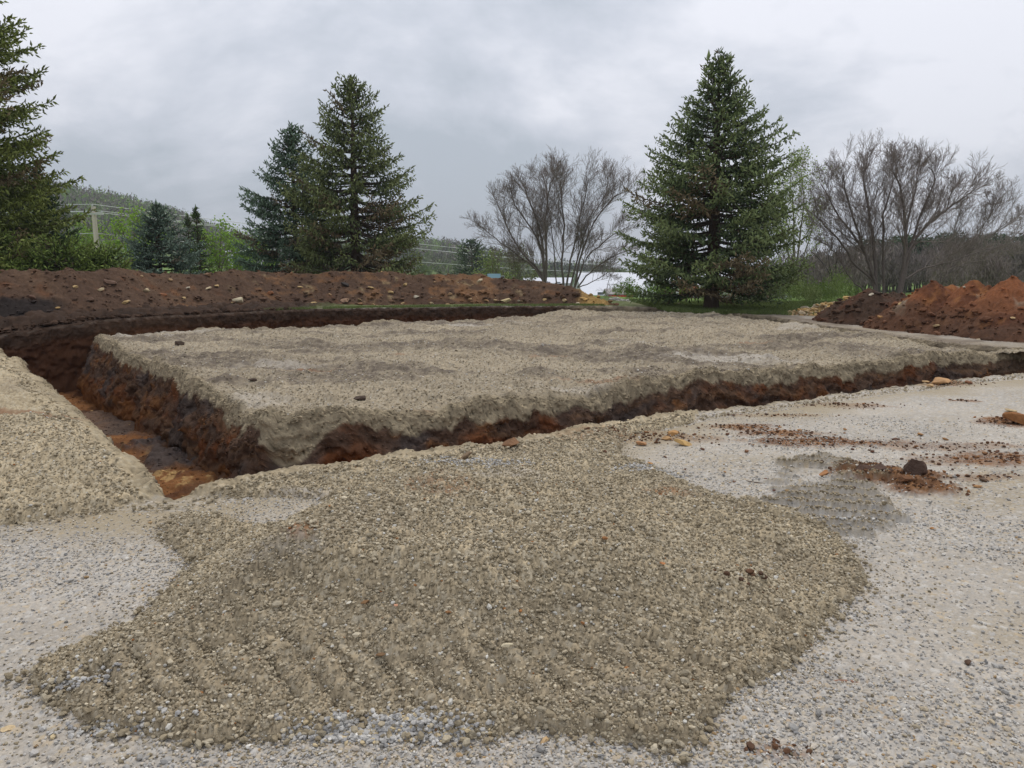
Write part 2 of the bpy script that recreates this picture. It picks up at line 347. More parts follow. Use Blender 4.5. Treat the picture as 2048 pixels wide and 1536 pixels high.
# ------------------------------------------------------------------ high resolution ground, finest where it is nearest
rr = [1.7]
while rr[-1] < 36: rr.append(rr[-1] * 1.0024)
rr = np.array(rr); aa = np.radians(np.linspace(-43, 43, 1150))
RRg, AAg = np.meshgrid(rr, aa, indexing='ij'); gx = (RRg * np.sin(AAg)).ravel(); gy = (RRg * np.cos(AAg)).ravel()
ZN = zones(gx, gy); GF = grid_faces(len(rr), len(aa))
def emit(name, vm, fn, m, kind='structure', dz=0):
    "faces of the grid whose four corners lie in the mask vm"
    f = GF[vm[GF].all(1)]
    used = np.zeros(len(gx), bool); used[f.ravel()] = True; idx = np.cumsum(used) - 1
    x, y = gx[used], gy[used]; r_ = fn(x, y, used); z, c = r_[-2:]
    if len(r_) == 4: x, y = r_[:2]
    return mesh(name, np.stack([x, y, z + dz], 1), idx[f], m, np.clip(c, .005, .9), smooth=True)
def ground_fn(x, y, u):
    z, c = lot_surface(x, y)
    # grass and turf beyond the far banks, gravel skirt before it
    n = fbm(x * 1.5, y * 1.5, 4, 180)
    back = ss(.1, .35, -ZN['sdo'][u]) * (y > 19)
    g = back * ss(-1.0, -.4, (y - 23.2 + .22 * (x - 4)) * 1.0 + n) * np.where(x < 3.2, 1, ss(0, 1.2, y - 24.6 + .55 * np.maximum(x - 8, 0) * .8 + n))
    gc = mix((.075, .105, .025), (.12, .14, .045), vn(x * 6, y * 6, 181)); c = mix(c, gc, np.clip(g * (.7 + .6 * vn(x * 12, y * 12, 182)), 0, 1))
    lf = ss(2.0, 0, x) * (y > 16); tl = lf * ss(-5.2, -6.8, x + n)
    tf, ti = voro(x / .3, y / .3, 185); z = z + tl * ss(.3, .7, -ZN['sdo'][u]) * (.16 * dome(tf) * ti + .10 * fbm(x * 2, y * 2, 3, 186))
    c = mix(c, mix(DKB * .7, DKB * 1.5, ti), np.clip(tl, 0, 1)); z = z + tl * .05 * vn(x * 9, y * 9, 183) * ss(.35, .7, -ZN['sdo'][u])
    c = mix(c, TAN * .95, ss(1.1, .1, -ZN['sdo'][u] + .5 * n) * ((y < 17) | (x > 4)) * .85); c = mix(c, GRYB * 1.1, ss(13, 16, y) * ss(4, 6, x) * (.35 + .5 * ss(-.2, .3, fbm(x * 2, y * 2, 4, 187))))
    f, i = voro(x / .05, y / .05, 12); z = z + tl * .04 * dome(f) * ss(.35, .7, -ZN['sdo'][u])
    return z, c
emit('ground', (ZN['sdo'] < -.10), ground_fn, MG)
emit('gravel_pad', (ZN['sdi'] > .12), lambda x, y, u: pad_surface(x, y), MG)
emit('trench_floor', (sdp(gx, gy, P_OUT) > -.15) & (ZN['sdi'] < .15), lambda x, y, u: floor_surface(x, y), MS)
def mound_fn(x, y, u):
    zl, _ = lot_surface(x, y); sm = ZN['sm'][u]; t = t_mound(x, y, sm)
    z, c = mound_surface(x, y, zl, t, sm); e = .02; sd2 = lambda a, b: sdp(a, b, P_MOUND) + (sm - sdp(x, y, P_MOUND))
    gx_ = (t_mound(x + e, y, sd2(x + e, y)) - t) / e; gy_ = (t_mound(x, y + e, sd2(x, y + e)) - t) / e
    gx_, gy_ = np.clip(gx_, -.9, .9), np.clip(gy_, -.9, .9); k = np.sqrt(1 + gx_ ** 2 + gy_ ** 2); m = (z - zl - t) * np.clip(1.25 - .6 * np.hypot(gx_, gy_), .55, 1)      # stones stand out along the slope's normal
    return x - gx_ * m / k, y - gy_ * m / k, zl + t + m / k, c
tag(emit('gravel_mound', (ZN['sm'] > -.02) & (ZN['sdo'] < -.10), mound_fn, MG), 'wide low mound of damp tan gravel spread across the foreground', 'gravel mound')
def heap_fn(x, y, u):
    zl, _ = lot_surface(x, y); sh = ZN['sh'][u]; return heap_surface(x, y, zl, t_heap(x, y, sh), sh)
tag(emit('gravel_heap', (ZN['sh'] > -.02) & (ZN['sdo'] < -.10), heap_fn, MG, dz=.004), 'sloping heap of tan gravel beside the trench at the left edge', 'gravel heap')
print('grid', time.time() - T0)

# ------------------------------------------------------------------ trench edges: lips and cut walls
def resample(P, step, closed=True):
    P = np.asarray(P); Q = np.vstack([P, P[:1]]) if closed else P
    d = np.r_[0, np.cumsum(np.hypot(*(np.diff(Q, axis=0).T)))]
    s = np.arange(0, d[-1], step); q = np.stack([np.interp(s, d, Q[:, 0]), np.interp(s, d, Q[:, 1])], 1)
    k = max(3, int(.14 / step)); pad = np.vstack([q[-k:], q, q[:k]]) if closed else np.vstack([np.repeat(q[:1], k, 0), q, np.repeat(q[-1:], k, 0)])
    ker = np.hanning(2 * k + 1); ker /= ker.sum()
    q = np.stack([np.convolve(pad[:, j], ker, 'valid') for j in (0, 1)], 1)
    return q, s
def wall_color(s, dep, x, y, side):
    "dep: depth below the lip"
    n = fbm(s * 1.6, dep * 4, 4, 200); n2 = fbm(s * 9, dep * 11, 4, 201); n3 = fbm(s * 2.2, dep * 3.5, 4, 202)
    back = ss(15.6, 16.6, y) * ss(7, 2, x)
    gd = .16 + .10 * fbm(s * .9, s * 0 + 1, 4, 203) + .06 * n2 + .08 * ss(.1, .45, fbm(s * 3.2, s * 0 + 2, 3, 207))
    if side == 'out': gd = gd * .5
    corner = np.exp(-((x + 2.45) ** 2 + (y - 8.3) ** 2) / .12); gd = gd + .35 * corner
    vf, vi = voro(s / .035, dep / .035, 215); c = TAN * (.80 + .3 * n2)[:, None] * (.45 + .6 * ss(.05, .6, dome(vf)) + .4 * (vi - .5))[:, None]  # gravel drape, with crevice shade between its stones painted into the colour
    soil = mix(DKB * 2.3, RED * .85, ss(-.1, .45, n3 + .3 * (dep - .5))); soil = mix(soil, ORG * .6, ss(.2, .5, n + .45 * n2) * .7)
    lay = ss(.1, .4, fbm(s * .7, dep * 16 + .5 * n3, 4, 241)); soil = mix(soil, np.array((.17, .095, .05)), lay * .45)
    soil = mix(soil, np.array((.065, .052, .046)), ss(.1, .4, fbm(s * 1.3, dep * 2, 4, 204)) * .8); soil = mix(soil, ORG * .6, ss(.8, 1.1, dep) * .7)
    soil = soil * (.6 + .8 * vn(s * 30, dep * 40, 208))[:, None]; c = mix(c, soil, ss(gd - .03, gd + .03, dep))
    if side == 'out':
        bs = mix(DKB * .9, DKB * 1.7, vn(s * 8, dep * 10, 206)); bs = mix(bs, mix(RED * .6, DKB * 2, .4), ss(.18, .4, dep + .1 * n)); bs = mix(bs, TAN * .6, ss(.15, .3, n) * ss(.5, .6, dep) * ss(.75, .65, dep) * .8)
        gr = ss(3.5, 1.2, x); c = mix(c, bs, back * gr)
        c = mix(c, mix(GRYB * .9, TAN * .8, vn(s * 5, dep * 5, 209)), ss(13, 16, y) * ss(1.2, 3.5, x) * ss(.5, .3, dep))
    else:
        c = mix(c, TAN * .8, ss(14, 16, y) * ss(5, 7, x) * .5)
    return c
EDGE = []
def ribbon(name, P, sgn, hfn, side, step):
    q, s = resample(P, step); n = len(q)
    tg = np.roll(q, -1, 0) - np.roll(q, 1, 0); tg /= np.linalg.norm(tg, axis=1)[:, None] + 1e-9
    nr = np.stack([tg[:, 1], -tg[:, 0]], 1)                      # right of travel; P runs counter-clockwise -> outward
    area = .5 * np.sum(P[:, 0] * np.roll(P[:, 1], -1) - np.roll(P[:, 0], -1) * P[:, 1])
    if area < 0: nr = -nr
    nr = nr * sgn                                                # towards the trench
    prof = []                                                    # (offset towards trench, depth, how far it follows the surface)
    for o in np.linspace(-.36, -.01, 20): prof.append((o, .02 * (o < -.35)))
    if side == 'in':
        key = [(0, .012), (.03, .05), (.08, .17), (.14, .32), (.19, .45), (.27, .68), (.34, .85), (.42, 1.1), (.55, 1.9)]
    else: key = [(0, .02), (.04, .07), (.07, .2), (.06, .4), (.08, .8), (.14, 1.15), (.35, 2.1)]
    ko = np.array(key); d = np.linspace(0, 1, 62) ** 1.15 * (len(ko) - 1)
    for t in d: prof.append((np.interp(t, range(len(ko)), ko[:, 0]), np.interp(t, range(len(ko)), ko[:, 1])))
    O = np.array([p[0] for p in prof]); D = np.array([p[1] for p in prof]); m = len(O)
    S = np.repeat(s, m); OO = np.tile(O, n).astype(np.float64); DD = np.tile(D, n)
    BX = np.repeat(q[:, 0], m); BY = np.repeat(q[:, 1], m); NX = np.repeat(nr[:, 0], m); NY = np.repeat(nr[:, 1], m)
    w = ss(-.2, 0, OO)
    far = 1 + .5 * ss(12, 20, BY)
    back = ss(15.6, 16.6, BY)
    amp = .10 if side == 'in' else .08
    OO = OO + w * np.maximum(amp * fbm(S * .9, S * 0, 4, 210) + .07 * fbm(S * 3, DD * 1.5, 4, 211) + .03 * fbm(S * 11, DD * 9, 3, 219) + .03, -.07)
    wl = ss(.1, .5, DD)
    rock = fbm(S * 2.5, DD * 5, 4, 212); f, i = voro(S / .16, DD / .11, 213)
    OO = OO + wl * (.14 * rock + .04 * (dome(f) - .5) * i * 1.5 + .05 * fbm(S * 14, DD * 16, 4, 232) - .10 * ss(.35, .6, fbm(S * 1.1, DD * 2.2, 3, 214)) * (DD < .9))
    f, i = voro(S / .035, DD / .035, 215); OO = OO + ss(0, .08, DD) * (.018 * dome(f) * (.4 + i) + .05 * fbm(S * 8, DD * 8, 4, 231))
    X = BX + NX * OO; Y = BY + NY * OO
    zt, ct = hfn(X, Y)
    Z = zt - DD - .0 + .012 * w * (DD < .1)
    if side == 'in' : Z = Z - .04 * ss(-.10, .06, OO) * ss(0, .4, fbm(S * .7, S * 0 + 4, 3, 216)) * 2
    Z = Z + w * (DD < .3) * .035 * fbm(S * 7, OO * 7 + 3, 4, 230)
    cw = wall_color(S, DD, X, Y, side)
    if side == 'out': ct = mix(ct, GRYB * 1.2, ss(12, 14, Y) * ss(4, 6, X) * (.5 + .5 * vn(X * 9, Y * 9, 233)))
    c = mix(ct, cw, ss(-.12, .06, np.tile(O, n) + .03 + .05 * fbm(S * 9, OO * 9, 2, 217)))
    if side == 'out':
        gg = back * ss(-5.6, -4.6, X) * ss(3.0, 1.5, X) * ss(-.06, -.16, np.tile(O, n) + .08 * fbm(S * 4, OO * 4, 2, 218)); c = mix(c, (.075, .095, .03), gg * ss(-.2, .2, fbm(S * 2, S * 0, 3, 240) + .1) * .8)
        bb = back * ss(-5, -6.2, X) * (np.tile(O, n) < 0); c = mix(c, DKB * 1.2, np.clip(bb, 0, 1))
    EDGE.append((X, Y, Z, c, DD, S))
    k = np.arange(n * m).reshape(n, m); kn = np.roll(k, -1, 0)
    F = np.stack([k[:, :-1], k[:, 1:], kn[:, 1:], kn[:, :-1]], -1).reshape(-1, 4)
    mesh(name, np.stack([X, Y, Z], 1), F, MS, np.clip(c, .005, .9), smooth=True)
tag(bpy.data.objects['ground'], kind='structure')
ribbon('trench_wall', P_IN, 1, lambda x, y: pad_surface(x, y), 'in', .022)
ribbon('trench_wall', P_OUT, -1, lambda x, y: out_height(x, y), 'out', .022)
for n_ in ('ground', 'gravel_pad', 'trench_floor', 'trench_wall', 'trench_wall.001'): bpy.data.objects[n_]['kind'] = 'structure'
print('ribbons', time.time() - T0)

# ------------------------------------------------------------------ far land: one sheet to the horizon
HT_U = [-1200, -600, 0, 130, 250, 350, 450, 520, 830, 900, 1000, 1100, 1250, 1400, 1600, 2048, 3200]
HT_V = [330, 330, 362, 378, 396, 415, 450, 465, 466, 470, 494, 520, 534, 536, 532, 528, 524]
HAZ = np.arctan((np.array(HT_U) - 1024) / FPX); HEL = PITCH - np.arctan((np.array(HT_V) - 768) / FPX) * 1.0
HEL = np.array([math.atan((768 - v) / FPX) - PITCH for v in HT_V])
def far_z(x, y):
    r = np.hypot(x, y); az = np.arctan2(x, y)
    dip = -3.6 * ss(36, 110, r) - 3.0 * ss(110, 160, r) * ss(.6, .2, az)
    dip = dip * np.where(az > .3, .45 + .55 * ss(.42, .3, az), 1)
    zc = np.interp(az, HAZ, HEL * 700 - 19) + 8
    h = zc * ss(110, 700, r) * ss(2600, 800, r)
    return z_out0(x, y) + dip + np.maximum(h, 0) + fbm(x * .02, y * .02, 3, 220) * 1.2 * ss(60, 200, r)
r2 = np.r_[35.6, 36.5, 38, 40, np.geomspace(42, 9000, 110)]
a2 = np.radians(np.linspace(-60, 60, 260)); G1, G2 = np.meshgrid(r2, a2, indexing='ij')
x, y = (G1 * np.sin(G2)).ravel(), (G1 * np.cos(G2)).ravel(); z = far_z(x, y) - .03 * (G1.ravel() < 36)
n = vn(x * .05, y * .05, 221); n2 = fbm(x * .3, y * .3, 3, 222); rg = G1.ravel()
c = mix((.12, .21, .04), (.17, .24, .07), n) * (1 + .25 * n2[:, None]); c = mix(c, (.06, .07, .035), ss(300, 360, rg))
c = mix(c, (.10, .12, .05), ss(1.0, .2, np.abs(x / np.maximum(y, 1) - .45) * 8) * .3)
F1 = grid_faces(len(r2), len(a2))
o = mesh('land', np.stack([x, y, z], 1), F1, MGR, c, smooth=True); tag(o, kind='structure')
# the lot continues beside and behind the viewer
V = []; F = []; nb = 0
a3 = np.radians(np.linspace(42.6, 317.4, 120)); r3 = np.r_[.01, .8, 1.72, 3, 6, 12, 20, 30, 36]
G1, G2 = np.meshgrid(r3, a3, indexing='ij'); xa, ya = (G1 * np.sin(G2)).ravel(), (G1 * np.cos(G2)).ravel()
a4 = np.radians(np.linspace(-43.5, 43.5, 40)); r4 = np.array([.01, .8, 1.72]); H1, H2 = np.meshgrid(r4, a4, indexing='ij')
xb, yb = (H1 * np.sin(H2)).ravel(), (H1 * np.cos(H2)).ravel(); X = np.r_[xa, xb]; Y = np.r_[ya, yb]
zl, cl = lot_surface(X, Y); zl = np.where(np.hypot(X, Y) < 2, zl, zl - .02)
inn = sdp(X, Y, P_OUT); zl = np.where(inn > -.6, zl - 2, zl)
Fa = grid_faces(len(r3), len(a3)); Fb = grid_faces(len(r4), len(a4)) + len(xa)
o = mesh('ground', np.stack([X, Y, zl], 1), np.vstack([Fa, Fb]), MG, cl, smooth=True); tag(o, kind='structure')
a5 = np.radians(np.linspace(59, 301, 90)); r5 = np.r_[35, 60, 120, 400, 9000]; G1, G2 = np.meshgrid(r5, a5, indexing='ij')
X, Y = (G1 * np.sin(G2)).ravel(), (G1 * np.cos(G2)).ravel()
o = mesh('land', np.stack([X, Y, -.05 + 0 * X], 1), grid_faces(len(r5), len(a5)), MGR, mix((.085, .15, .03), (.13, .18, .055), vn(X, Y, 3)), smooth=True); tag(o, kind='structure')

# ------------------------------------------------------------------ stones (loose gravel lying on the surfaces)
def ico(level=0):
    p = (1 + 5 ** .5) / 2
    v = [(-1, p, 0), (1, p, 0), (-1, -p, 0), (1, -p, 0), (0, -1, p), (0, 1, p), (0, -1, -p), (0, 1, -p), (p, 0, -1), (p, 0, 1), (-p, 0, -1), (-p, 0, 1)]
    f = [(0, 11, 5), (0, 5, 1), (0, 1, 7), (0, 7, 10), (0, 10, 11), (1, 5, 9), (5, 11, 4), (11, 10, 2), (10, 7, 6), (7, 1, 8), (3, 9, 4), (3, 4, 2), (3, 2, 6), (3, 6, 8), (3, 8, 9), (4, 9, 5), (2, 4, 11), (6, 2, 10), (8, 6, 7), (9, 8, 1)]
    v = [np.array(q) / np.linalg.norm(q) for q in v]
    for _ in range(level):
        nf = []; cache = {}
        def mid(a, b):
            k = (min(a, b), max(a, b))
            if k not in cache: q = v[a] + v[b]; v.append(q / np.linalg.norm(q)); cache[k] = len(v) - 1
            return cache[k]
        for a, b, c_ in f:
            x1, x2, x3 = mid(a, b), mid(b, c_), mid(c_, a); nf += [(a, x1, x3), (b, x2, x1), (c_, x3, x2), (x1, x2, x3)]
        f = nf
    return np.array(v), np.array(f)
def rock_shape(rg, level, cuts=9, amp=.08):
    v, f = ico(level); v = v.copy()
    for _ in range(cuts):
        n = rg.normal(size=3); n /= np.linalg.norm(n); h = rg.uniform(.5, .85); d = v @ n; m = d > h; v[m] -= np.outer(d[m] - h, n)
    v *= (1 + amp * rg.normal(size=(len(v), 1)) * .5)
    v *= rg.uniform([.9, .6, .45], [1.25, .9, .75]); return v, f
def stones(name, x, y, z, size, col, m, label=None, cat=None, kind='stuff', level=0, sink=.15, ntpl=14, flat=1.0, seed=3):
    rg = np.random.default_rng(seed); n = len(x); V = np.zeros((n, 1, 3)); T = [rock_shape(rg, level, 6 if level == 0 else 10) for _ in range(ntpl)]
    nv = len(T[0][0]); ft = T[0][1]; tv = np.stack([t[0] for t in T]) * [1, 1, flat]
    k = rg.integers(0, ntpl, n); a = rg.uniform(0, 2 * np.pi, n); b = rg.normal(0, .45, n)
    v = tv[k]; ca, sa = np.cos(a)[:, None], np.sin(a)[:, None]; cb, sb = np.cos(b)[:, None], np.sin(b)[:, None]
    X, Y, Z = v[..., 0], v[..., 1], v[..., 2]; Y, Z = Y * cb - Z * sb, Y * sb + Z * cb; X, Y = X * ca - Y * sa, X * sa + Y * ca
    sz = size[:, None]; P = np.stack([X * sz + x[:, None], Y * sz + y[:, None], Z * sz + (z + size * (.5 * flat - sink))[:, None]], -1).reshape(-1, 3)
    F = (ft[None] + (np.arange(n) * nv)[:, None, None]).reshape(-1, 3)
    cc = np.repeat(col * (1 + .15 * rg.normal(size=(n, 1))), nv, 0)
    o = mesh(name, P, F, m, np.clip(cc, .01, .85)); tag(o, label, cat, None, kind); return o
def scatter(n, r0, r1, pw, keep):
    "random spots in the visible sector, denser near"
    r = r0 + (r1 - r0) * RG.random(n) ** pw; a = R(36) * (2 * RG.random(n) - 1); x, y = r * np.sin(a), r * np.cos(a)
    m = keep(x, y); return x[m], y[m]
# on the lot
def k_lot(x, y):
    z = zones(x, y); f = fbm(x * 1.1 + 3, y * 1.1, 4, 41) + .35 * fbm(x * 6, y * 6, 3, 42)
    return (z['sdo'] < -.2) & (z['sm'] < .03) & (z['sh'] < 0) & (RG.random(len(x)) < .28 + .72 * ss(.2, -.2, f))
x, y = scatter(110000, 2.0, 9.5, 1.35, k_lot); z, _ = lot_surface(x, y)
s = .0034 + .0055 * RG.random(len(x)) ** 2.2 + .012 * (RG.random(len(x)) > .985) * RG.random(len(x))
s *= 1 + .04 * np.hypot(x, y)
stones('gravel_stones', x, y, z, s, pick(RG.random(len(x)), LOTP), MSTONE, 'loose white, grey and yellow crushed stones lying on the pale lot', 'gravel')
# clean clumps of crushed stone in front of the mound foot
cx, cy = [], []
for (u, v, a, b, n) in [(760, 1478, .17, .04, 1100), (650, 1480, .12, .03, 250), (880, 1484, .15, .035, 250), (150, 1400, .16, .05, 80), (1640, 1062, .3, .04, 120), (960, 950, .4, .1, 500), (1300, 960, .25, .12, 500), (230, 1475, .2, .03, 100)]:
    p = W(u, v); cx.append(RG.normal(p[0], a * .6, n)); cy.append(RG.normal(p[1], b * .6, n))
x = np.concatenate(cx); y = np.concatenate(cy); z, _ = out_height(x, y)
stones('gravel_stones', x, y, z + RG.random(len(x)) * .006, .006 + .009 * RG.random(len(x)), pick(RG.random(len(x)), [(.45, (.40, .385, .36)), (.3, (.50, .48, .445)), (.15, (.30, .29, .28)), (.1, (.5, .4, .24))]), MSTONE, 'clumps of clean blue grey crushed stone along the foot of the foreground mound', 'gravel', seed=5)
# clods thrown up by the tracks
x = RG.uniform(1.2, 3.2, 60000); y = RG.uniform(4, 7, 60000); m, rdg = trk(x, y); k = (m * rdg > .8) & (RG.random(60000) < .35) & (zones(x, y)['sm'] < 0); x, y = x[k], y[k]; z, _ = out_height(x, y)
stones('gravel_clods', x, y, z, .005 + .012 * RG.random(len(x)) ** 3, mix(TAN * .6, TAN * 1.1, RG.random(len(x))), MG, 'crumbly ridges of grey tan clods left by machine tracks right of the mound', 'gravel', seed=18)
# on mound and heap
def k_m(x, y): z = zones(x, y); return (z['sdo'] < -.12) & ((z['sm'] > 0) | (z['sh'] > 0))
x, y = scatter(230000, 2.2, 8.5, 1.35, k_m); z, _ = out_height(x, y)
q = RG.random(len(x)); s = .0029 + .0068 * RG.random(len(x)) ** 3 + .013 * (q > .985) * RG.random(len(x)) + .0006 * np.hypot(x, y)
k = (dline(x, y, TREAD[0]) > .12) | (lug(x, y) < .2) | (RG.random(len(x)) < .4); x, y, z, s, q = x[k], y[k], z[k], s[k], q[k]
cc = mix(TAN * .72, TANL * 1.1, (RG.random(len(x)) ** 1.8)); cc = mix(cc, (.55, .53, .48), (RG.random(len(x)) > .965) * .9); cc = mix(cc, ORG, (RG.random(len(x)) > .996) * .9)
stones('gravel_lumps', x, y, z, s, cc, MG, 'tan stones and clods coated in fines lying over the gravel mound and heap', 'gravel', seed=6)
# clods along the rim of the trench and heap
def k_e(x, y): z = zones(x, y); return ((np.abs(z['sm']) < .05) & (z['sdo'] < -.2)) | ((np.abs(z['sh']) < .12) & (z['sdo'] < -.15)) | ((z['sdo'] < -.10) & (z['sdo'] > -.32) & (y < 16))
x, y = scatter(60000, 2.2, 16, .9, k_e); z, _ = out_height(x, y)
stones('gravel_clods', x, y, z + .01, .007 + .016 * RG.random(len(x)) ** 2, mix(TAN * .8, TANL * .9, RG.random(len(x)) ** 2), MG, 'crumbly tan clods along the mound edges and the rim of the trench', 'gravel', seed=8)
# rolled off the mound and heap
def k_h(x, y): z = zones(x, y); q = RG.random(len(x)); return (z['sdo'] < -.2) & (((z['sm'] < .02) & (z['sm'] > -.55) & (q < np.exp(z['sm'] * 9))) | ((z['sh'] < .02) & (z['sh'] > -.5) & (q < np.exp(z['sh'] * 9))))
x, y = scatter(70000, 2.2, 8, 1.2, k_h); z, _ = out_height(x, y)
stones('gravel_clods', x, y, z, .0035 + .008 * RG.random(len(x)) ** 3, mix(TAN * .7, TANL * .9, RG.random(len(x)) ** 2), MG, 'loose tan crumbs rolled from the mound and heap on to the pale lot', 'gravel', seed=21)
# on the broken edges
xs, ys, zs, cs = [], [], [], []
for (X_, Y_, Z_, c_, D_, S_), n_ in zip(EDGE, (60000, 30000)):
    j = RG.integers(0, len(X_), n_); k = (D_[j] < .62) & (Y_[j] < 19); j = j[k]
    xs.append(X_[j]); ys.append(Y_[j]); zs.append(Z_[j]); cs.append(c_[j] * (.8 + .7 * RG.random((len(j), 1))))
x, y, z = map(np.concatenate, (xs, ys, zs)); cs = np.concatenate(cs)
stones('gravel_lumps', x, y, z, .007 + .017 * RG.random(len(x)) ** 2.5, cs, MG, 'crumbs and stones sticking out of the broken trench edges', 'gravel', seed=16, sink=.5)
# on the trench floor
x = RG.uniform(-13, -1.5, 60000); y = RG.uniform(5.5, 23, 60000); k = (sdp(x, y, P_OUT) > .05) & (sdp(x, y, P_IN) < -.25) & (RG.random(60000) < .7); x, y = x[k], y[k]; z, cf = floor_surface(x, y)
stones('rubble', x, y, z, .008 + .032 * RG.random(len(x)) ** 3.5, mix(cf * (.7 + .8 * RG.random((len(x), 1))), (.42, .27, .12), (RG.random(len(x)) > .95) * .8), MS, 'wet orange brown crumbs and yellow stones on the trench floor', 'rubble', seed=17, sink=.3, flat=.7)
# on the pad
x, y = scatter(90000, 8, 26, 1.0, lambda x, y: sdp(x, y, P_IN) > -.02); z, _ = pad_surface(x, y)
stones('gravel_stones', x, y, z, .006 + .016 * RG.random(len(x)) ** 3, mix(mix(TAN * .7, TANL, RG.random(len(x)) ** 1.5), (.56, .53, .48), (RG.random(len(x)) > .9) * .9), MG, 'gravel stones strewn over the raised square pad', 'gravel', seed=9)
# soil crumbs in the dropped soil
xs, ys = [], []
for (u, v, a, b, s_) in STAINS:
    p = W(u, v); n = int(900 * a * b / .1 * min(s_, 1) * .2) + 20; xs.append(RG.normal(p[0], a * .5, n)); ys.append(RG.normal(p[1], b * .5, n))
for (u, v, a, b, n) in [(1750, 945, .35, .12, 150), (1800, 965, .25, .12, 120)]:
    p = W(u, v); xs.append(RG.normal(p[0], a * .5, n)); ys.append(RG.normal(p[1], b * .5, n))
x = np.concatenate(xs); y = np.concatenate(ys); k = zones(x, y)['sdo'] < -.1; x, y = x[k], y[k]; z, _ = out_height(x, y)
stones('soil_crumbs', x, y, z, .005 + .018 * RG.random(len(x)) ** 3, mix(mix(DKB * 2.2, (.15, .075, .04), RG.random(len(x))), (.30, .15, .065), (RG.random(len(x)) > .85) * .8), MS, 'red brown soil crumbs dropped over the pale lot beyond the mound', 'soil', seed=10)
print('stones', time.time() - T0)
from mathutils import Vector
from mathutils.bvhtree import BVHTree
# ------------------------------------------------------------------ earth piles
def soil_bumps(x, y, s=0, big=1.0):
    f, i = voro(x / .22, y / .22, s); g, j = voro(x / .08, y / .08, s + 1)
    return .10 * fbm(x * 1.1, y * 1.1, 4, s + 2) * big + .045 * dome(f) * i + .022 * dome(g) * j + .02 * fbm(x * 9, y * 9, 3, s + 3)
BVH = {}
def pile_object(name, X, Y, Z, thick, cols, nr, nc, label, cat, m=MS):
    F = grid_faces(nr, nc); ok = thick > -.06; F = F[ok[F].all(1)]
    V, F, cols = compact(np.stack([X, Y, Z], 1), F, cols)
    o = mesh(name, V, F, m, np.clip(cols, .005, .9), smooth=True); tag(o, label, cat)
    BVH[o.name] = (V, BVHTree.FromPolygons([Vector(v) for v in V.tolist()], F.tolist()), cols); return o
def ray(u, v):
    p = WD(u, v, 10.0) - np.array((0, 0, CAMH)); return Vector(p / np.linalg.norm(p))
def hit(name, u, v):
    h = BVH[name][1].ray_cast(Vector((0, 0, CAMH)), ray(u, v))
    return h[0]
# the long berm behind the pad
FOOT = np.array([W(u, v, .40)[:2] for u, v in [(-900, 650), (-450, 648), (-100, 646), (0, 643), (200, 636), (400, 624), (600, 615), (800, 611), (1000, 609), (1150, 610), (1262, 611)]])
TOPU = [-900, 0, 60, 200, 400, 500, 600, 700, 800, 900, 960, 1000, 1080, 1150, 1200, 1245, 1290]
TOPV = [543, 545, 541, 541, 544, 543, 548, 546, 546, 549, 545, 553, 560, 572, 590, 606, 622]
dd = np.r_[0, np.cumsum(np.hypot(*(np.diff(FOOT, axis=0).T)))]
s = np.arange(0, dd[-1], .035); px_, py_ = np.interp(s, dd, FOOT[:, 0]), np.interp(s, dd, FOOT[:, 1])
tx, ty = np.gradient(px_), np.gradient(py_); tl = np.hypot(tx, ty); ker = np.ones(60) / 60
tx, ty = np.convolve(np.pad(tx / tl, 30, 'edge'), ker, 'same')[30:-30], np.convolve(np.pad(ty / tl, 30, 'edge'), ker, 'same')[30:-30]
w = np.arange(-.25, 4.6, .035); Sg, Wg = np.meshgrid(s, w, indexing='ij')
X = (px_[:, None] - ty[:, None] * Wg).ravel(); Y = (py_[:, None] + tx[:, None] * Wg).ravel()
crx, cry = px_ - ty * 1.9, py_ + tx * 1.9; cu = 1024 + FPX * crx / (cry * math.cos(PITCH) )
tv = np.interp(cu, TOPU, TOPV); zt = np.array([WD(u, v, d)[2] for u, v, d in zip(cu, tv, cry)])
H = np.clip(zt - .42 - .02, -.1, 3)[:, None] + .13 * fbm(s * 1.3, s * 0, 3, 250)[:, None] + .05 * fbm(s * 4.1, s * 0, 3, 251)[:, None]
wc = H / .62; pr = np.where(Wg < wc, Wg * .62, H - np.clip((Wg - wc) - .25, 0, 9) * .62); pr = np.minimum(pr, H - .04 * np.abs(Wg - wc))
th = pr.ravel(); zb = soil_bumps(X, Y, 260) * ss(-.1, .3, th)
base = .40 + .03 * fbm(X, Y, 2, 264); Z = base + th + zb
Uf = 1024 + FPX * X / Y
bump1 = lambda c, wd_: np.exp(-((Uf - c) / wd_) ** 2)
og = -.2 + .7 * bump1(560, 60) + .5 * bump1(640, 40) + .9 * bump1(740, 45) + .85 * bump1(900, 55) + .8 * bump1(975, 40) + .3 * bump1(380, 30) + .4 * bump1(1085, 30)
n1_ = fbm(X * .9 + Z, Y * .9, 5, 265); n2_ = fbm(X * 3, Y * 3 + Z * 2, 4, 266)
c = mix(DKB * 2.0, (.108, .066, .042), ss(-.35, .35, n1_ + .4 * n2_)); c = mix(c, RED * .8, ss(.1, .6, n2_ + .2 * n1_) * .4)
c = mix(c, (.22, .115, .055), np.clip(ss(.3, .9, og + .9 * n2_ + .3 * n1_) * .62, 0, 1)); c = mix(c, (.30, .22, .12), ss(.35, .6, fbm(X * 2.2, Y * 2.2, 4, 268)) * ss(420, 560, Uf) * .6)
c = mix(c, (.38, .24, .085), ss(.3, .8, bump1(1190, 40) + .35 * n2_ - .1) * .9)
